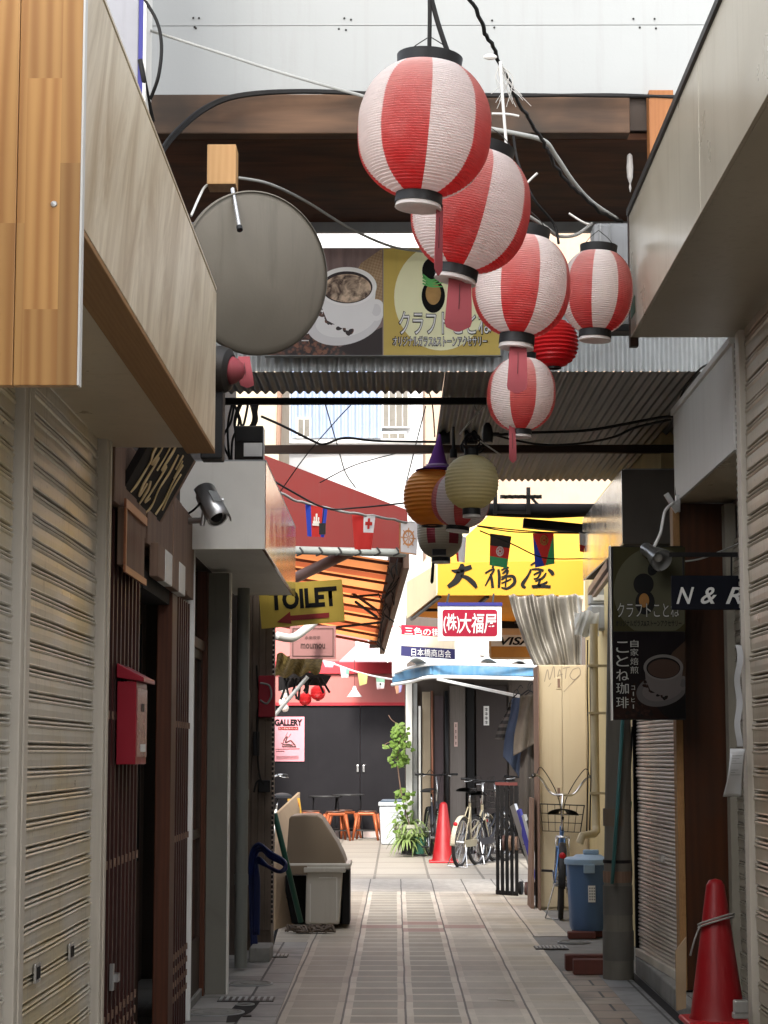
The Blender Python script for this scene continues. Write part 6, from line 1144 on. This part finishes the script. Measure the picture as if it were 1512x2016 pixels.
tag(MB().grid(lambda i, j: P(1448+12*i+3*math.sin(j*14), 1270+200*j, 9.345)+Vector((0,-.01*math.sin(j*9),0)), 3, 20).build('torn_tape', paint('torn_tape', (.44,.45,.46), .6, 0, .1, .2), loc=P(1453,1370,9.34), smooth=True), 'torn strip of pale tape above the paper notice', 'tape')
rc = thing('rail_lock', 'small silver lock box at the foot of the near right shutter rail', 'lock', P(1460,1990,9.33)); mb = MB(); fbox(mb, 1446, 1970, 1474, 1995, 9.30, .05); mb.build('case', STEEL, rc, bevel=.006); mb = MB(); fbox(mb, 1444, 1994, 1474, 2006, 9.31, .045); mb.build('foot', STEEL, rc, bevel=.003)
BINB = paint('blue_plastic', (.085,.15,.27), .42, 0, .06, .2, (.10,.11,.13), 4); BINL = paint('pale_blue_lid', (.30,.42,.55), .4, 0, .06, .2)
bb_ = thing('bin', 'blue ribbed plastic bin with a pale lid standing on bricks', 'bin', (1.49, 16.1, 0)); c = Vector((1.49,16.1,.055)); q = MB(); N_ = 64
i0 = len(q.v)
for k, (r, z) in enumerate([(.138,0),(.146,.03),(.158,.3),(.168,.50),(.174,.52)]):
    for j in range(N_): a = 2*math.pi*j/N_; rr = r+(.004 if 0 < k < 4 and (j//4) % 2 else 0); q.v.append(c+Vector((rr*math.cos(a), rr*math.sin(a), z)))
for k in range(4):
    for j in range(N_): q.f.append([i0+k*N_+j, i0+k*N_+(j+1) % N_, i0+(k+1)*N_+(j+1) % N_, i0+(k+1)*N_+j]); q.m.append(0)
q.build('body', BINB, bb_, smooth=True, angle=50)
MB().lathe([(.185,.50),(.19,.525),(.186,.54),(.165,.553),(.12,.556),(.10,.572),(.001,.575)], c, 48, cap=False).build('lid', BINL, bb_, smooth=True, angle=40)
MB().box(c+Vector((-.04,-.03,.573)), c+Vector((.08,.03,.61))).build('lid_handle', BINL, bb_, bevel=.01); MB().box(c+Vector((-.055,-.20,.44)), c+Vector((.03,-.178,.505))).build('clasp', BINL, bb_, bevel=.005)
mb = MB().box(c+Vector((-.02,-.1705,.22)), c+Vector((.035,-.164,.345))); s_ = mb.build('sticker', WHITEP, bb_); q = MB()
for k in range(3):
    for m__ in range(5): q.box(c+Vector((-.012+.017*k,-.172,.235+.021*m__)), c+Vector((-.002+.017*k,-.1708,.247+.021*m__)))
q.build('characters', GREYM, s_)
BRICK = paint('dark_brick', (.13,.045,.035), .8, 0, .2, .4, (.05,.04,.035), 8, (1,1,1), .3)
for a, b, lb in (((1.31,15.86,.005),(1.52,15.98,.054),'dark red brick under the near side of the blue bin'),((1.36,16.0,.005),(1.60,16.14,.054),'dark red brick under the middle of the blue bin'),((1.13,13.30,.005),(1.37,13.40,.10),'dark red brick lying before the foot of the utility pole, nearer'),((1.10,13.55,.005),(1.36,13.66,.105),'dark red brick lying before the foot of the utility pole, farther')): tag(MB().box(a, b).build('brick', BRICK, loc=a, bevel=.006), lb, 'brick', 'dark red bricks on the ground')
be = thing('folding_bench', 'folded black slatted bench leaning upright beside the lockers', 'bench', (1.1, 20.9, 0)); a = P(977,1754,20.9); b_ = P(1011,1541,20.5); q = MB(); n_ = 5
for i in range(n_): x = 1.02+.178*i/(n_-1); q.box((x-.016,20.86-.06*i,.03), (x+.016,20.92-.06*i,1.09))
q.build('slats', MATBLK, be); MB().prism([(1.0,20.93,1.09),(1.21,20.66,1.09),(1.21,20.62,1.09),(1.0,20.87,1.09)], (0,0,.03)).build('top_rail', paint('maroon_rail', (.16,.05,.045), .5), be); MB().prism([(1.0,20.93,0.0),(1.21,20.66,0),(1.21,20.62,0),(1.0,20.87,0)], (0,0,.045)).build('bottom_rail', MATBLK, be)
for i in range(4): MB().lathe([(.001,-.012),(.075,-.012),(.075,.012),(.001,.012)], (1.02+.06*i,20.80-.05*i,.52), 24, (1,-.2,0)).build('round_fitting', [MATBLK, BRN, PLANK, PLANK][i] if i else MATBLK, be, smooth=True, angle=40)
tb = thing('folded_table_stack', 'stack of folded metal tables leaning against the lockers', 'folded table', (1.25, 20.3, 0))
for i in range(4): MB().bar((1.16+.045*i,20.5-.05*i,.9-.05*i), (1.40+.02*i,20.2-.05*i,.06), .035, .07).build('table_leaf', [STEEL, BLUEP, GREYM, DARKM][i], tb)
for i in range(4): MB().lathe([(.001,-.014),(.065,-.014),(.065,.014),(.001,.014)], (1.22+.055*i,20.35-.07*i,.10), 20, (1,-.3,0)).build('round_foot', BRN if i % 2 else MATBLK, tb, smooth=True, angle=40)
tag(MB().prism([(1.225,18.95,0),(1.255,18.95,0),(1.262,18.95,1.0),(1.25,18.95,1.0)], (0,.5,0)).build('thin_board', PLANK, loc=(1.24,19,0)), 'thin narrow board leaning on the locker side', 'board')
q = MB(); hole = [(452,1990),(470,1972),(498,1968),(512,1972),(503,1984),(494,1993),(476,2001),(466,2012),(445,2013),(447,2003)]
q.face([PZ(x, y, .0075) for x, y in hole]); dh = thing('broken_drain', 'broken dark hole in the grey slabs with an old pipe showing', 'hole', PZ(480,1990,0)); q.build('hole_shadow', MATBLK, dh)
a = PZ(482,1978,.012); MB().lathe([(.055,0),(.055,.006),(.045,.006),(.045,0)], a, 24, cap=False).build('pipe_mouth', GREYM, dh); b_ = PZ(486,2001,.006); MB().lathe([(.026,0),(.024,.006),(.001,.007)], b_, 16).build('cap', DARKM, dh)
# far court furniture
SEATM = paint('orange_metal', (.33,.085,.03), .45, .3, .15, .3); TOPM = paint('table_top_black', (.03,.03,.03), .5)
def stool():
    t = thing('stool', 'orange metal stool', 'stool', (0,0,0), 'orange metal stools in the far court')
    MB().lathe([(.001,.452),(.15,.455),(.155,.46),(.15,.475),(.001,.478)], (0,0,0), 28).build('seat', paint('brown_seat', (.10,.05,.035), .5), t, smooth=True, angle=40)
    MB().box((-.148,-.148,.40), (.148,.148,.451)).build('apron', SEATM, t, bevel=.02)
    for sx_ in (-1, 1):
        for sy in (-1, 1): MB().tube([(.14*sx_,.14*sy,.42),(.21*sx_,.21*sy,.0)], [.036,.018], 8).build('leg', SEATM, t, smooth=True)
    q = MB()
    for s in (-1, 1): q.tube([(-.17,.17*s,.16),(.17,.17*s,.16)], .008, 6).tube([(.17*s,-.17,.16),(.17*s,.17,.16)], .008, 6)
    q.build('brace', DARKM, t); return t
s0 = stool()
for i, (px, Y, rz, lb) in enumerate(((612,34.1,5,'orange metal stool leftmost in the far court'),(660,33.8,12,'orange metal stool in front of the table, second from the left'),(676,34.7,40,'orange metal stool behind the others below the table'),(723,34.0,-8,'orange metal stool rightmost, nearest the grey bin'))):
    o = s0 if i == 0 else dup(s0, (0,0,0)); o.location = (P(px,1645,Y).x, Y, .004); o.rotation_euler = (0,0,R(rz)); o['label'] = lb
for px, Y, lb in ((641,34.6,'black round table left in the far court'),(686,34.75,'black round table right in the far court')):
    x = P(px,1568,Y).x; t = thing('round_table', lb, 'table', (x,Y,0), 'black tables in the far court'); zz = P(px, 1568 if px < 660 else 1565, Y).z
    MB().lathe([(.001,-.012),(.27,-.012),(.275,0),(.27,.012),(.001,.014)], (x,Y,zz), 36).build('table_top', TOPM, t, smooth=True, angle=40); q = MB()
    for s in (-1, 1): q.tube([(x+.2*s,Y-.1,zz), (x+.24*s,Y-.1,0)], .012, 6).tube([(x+.2*s,Y+.1,zz), (x+.24*s,Y+.1,0)], .012, 6)
    q.build('legs', BLACK, t)
gb = thing('bin', 'pale grey square bin with a dark lid near the stools', 'bin', (P(772,1660,32.2).x, 32.2, 0)); x = P(772,1660,32.2).x; GBM = paint('pale_grey_plastic', (.44,.47,.50), .45, 0, .05, .15)
MB().prism([(x-.17,32.1,.01),(x+.17,32.1,.01),(x+.20,32.1,.60),(x-.20,32.1,.60)], (0,.4,0)).build('body', GBM, gb, bevel=.02); MB().box((x-.215,32.08,.60), (x+.215,32.52,.66)).build('rim', GBM, gb, bevel=.015); MB().prism([(x-.19,32.1,.662),(x+.19,32.1,.662),(x+.15,32.1,.70),(x-.15,32.1,.70)], (0,.4,0)).build('lid', paint('slate_lid', (.10,.13,.17), .4), gb, bevel=.01); mb = MB().box((x-.08,32.095,.1), (x-.075,32.099,.5)).box((x-.08,32.095,.5), (x+.13,32.099,.505)); mb.build('embossed_line', GREYM, gb)
# plants
LEAF = paint('spider_leaf', (.20,.28,.09), .5, 0, .35, .3, (.42,.42,.22), 10, trans=.3); LEAF2 = paint('vine_leaf', (.13,.22,.04), .5, 0, .4, .3, (.35,.40,.12), 10, trans=.3)
def spider(px, py, Y, pot_w, pot_h, potm, label, n, L):
    g = P(px, py, Y); x = g.x; t = thing('potted_plant', label, 'plant', (x,Y,0), 'potted plants by the grey bin'); k = Y/F
    h = pot_h*k; r = pot_w*k/2; z0 = max(.006, g.z)
    if potm: MB().lathe([(r*.72,z0),(r*.95,z0+h*.86),(r*1.04,z0+h*.86),(r*1.04,z0+h),(r*.9,z0+h),(r*.85,z0+h*.8)], (x,Y,0), 32, cap=False).build('pot', potm, t, smooth=True, angle=40); MB().lathe([(r*.9,z0+h*.85),(.001,z0+h*.88)], (x,Y,0), 20, cap=False).build('soil', MATBLK, t)
    q = MB(); base = Vector((x,Y,z0+h*.85))
    for i in range(n):
        a = random.uniform(0, 2*math.pi); l = L*random.uniform(.6, 1.1); up_ = random.uniform(.5, 1.2); d = Vector((math.cos(a), math.sin(a), 0)); pts = [base+d*.02+d*l*.75*u+Vector((0,0,l*(up_*u-1.05*u*u*(1.3-.4*up_)))) for u in (0,.2,.4,.6,.8,1)]
        e = Vector((-d.y, d.x, 0)); wd = [.013,.018,.018,.015,.010,.002]
        for m_ in range(5): q.face([pts[m_]+e*wd[m_], pts[m_]-e*wd[m_], pts[m_+1]-e*wd[m_+1], pts[m_+1]+e*wd[m_+1]])
    q.build('leaves', LEAF, t); return t
random.seed(11)
spider(800, 1681, 28.4, 24, 28, MATBLK, 'spider plant in a small black pot in front', 46, .42)
spider(824, 1681, 28.6, 30, 32, paint('green_pot', (.045,.16,.11), .45), 'spider plant in a green plastic pot', 30, .34)
spider(806, 1674, 29.0, 62, 50, paint('mossy_planter', (.34,.34,.27), .8), 'big spider plant in a pale mossy planter behind the two pots', 44, .56)
vn = thing('vine', 'leafy green vine climbing the pale corner post behind the planters', 'vine', P(790,1560,28.9)); q = MB(); st_ = MB(); spn = spline(C((812,1650,29.0),(800,1600,28.95),(790,1560,28.95),(783,1500,28.9),(788,1450,28.9),(795,1425,28.9)), 8); st_.tube(spn, .008, 5); st_.tube(spline(C((785,1470,28.9),(765,1462,28.8),(755,1470,28.7))), .005, 5).tube(spline(C((790,1430,28.9),(772,1418,28.8),(765,1408,28.8))), .005, 5); st_.build('stem', PLANK, vn)
def leaf(q, c, s):
    d = Vector((random.uniform(-1,1), random.uniform(-1.2,.2), random.uniform(-1,.3))).normalized(); e = d.cross(Vector((random.uniform(-.3,.3),-1,random.uniform(.1,.9)))).normalized(); n = d.cross(e)*.12*s
    q.face([c, c+d*s*.35+e*s*.42+n, c+d*s*.75+e*s*.3+n, c+d*s*1.15]); q.face([c, c+d*s*1.15, c+d*s*.75-e*s*.3+n, c+d*s*.35-e*s*.42+n])
for cx, cy, rx, ry, n in ((788,1445,16,20,60),(792,1470,18,18,60),(784,1492,16,16,50),(796,1500,12,10,20),(796,1560,16,12,18),(786,1580,10,18,16),(800,1595,14,16,8),(757,1468,4,4,4),(790,1428,8,6,10),(783,1625,10,18,12)):
    for i in range(n):
        a = random.uniform(0, 2*math.pi); r = math.sqrt(random.random()); leaf(q, P(cx+rx*r*math.cos(a), cy+ry*r*math.sin(a), 28.9+random.uniform(-.15,.15)), random.uniform(.05,.085))
q.build('leaves', LEAF2, vn)
# ---------------------------------------------------------------- low side neighbour; unseen tall block added to keep sun off the near alley
bk = building('rear_sun_block', 'unseen tall grey block added behind the viewer to shade the near alley', (0, -8, 0)); MB().box((-4.4,-10,0), (2.1,-4,18.3)).build('wall', WALLU, bk)
lb_ = building('side_building', 'low building along the left of the far court', (-4, 25, 0)); MB().box((-7,15.31,0), (-2.3,35.1,3.0)).build('wall', WALLB, lb_)
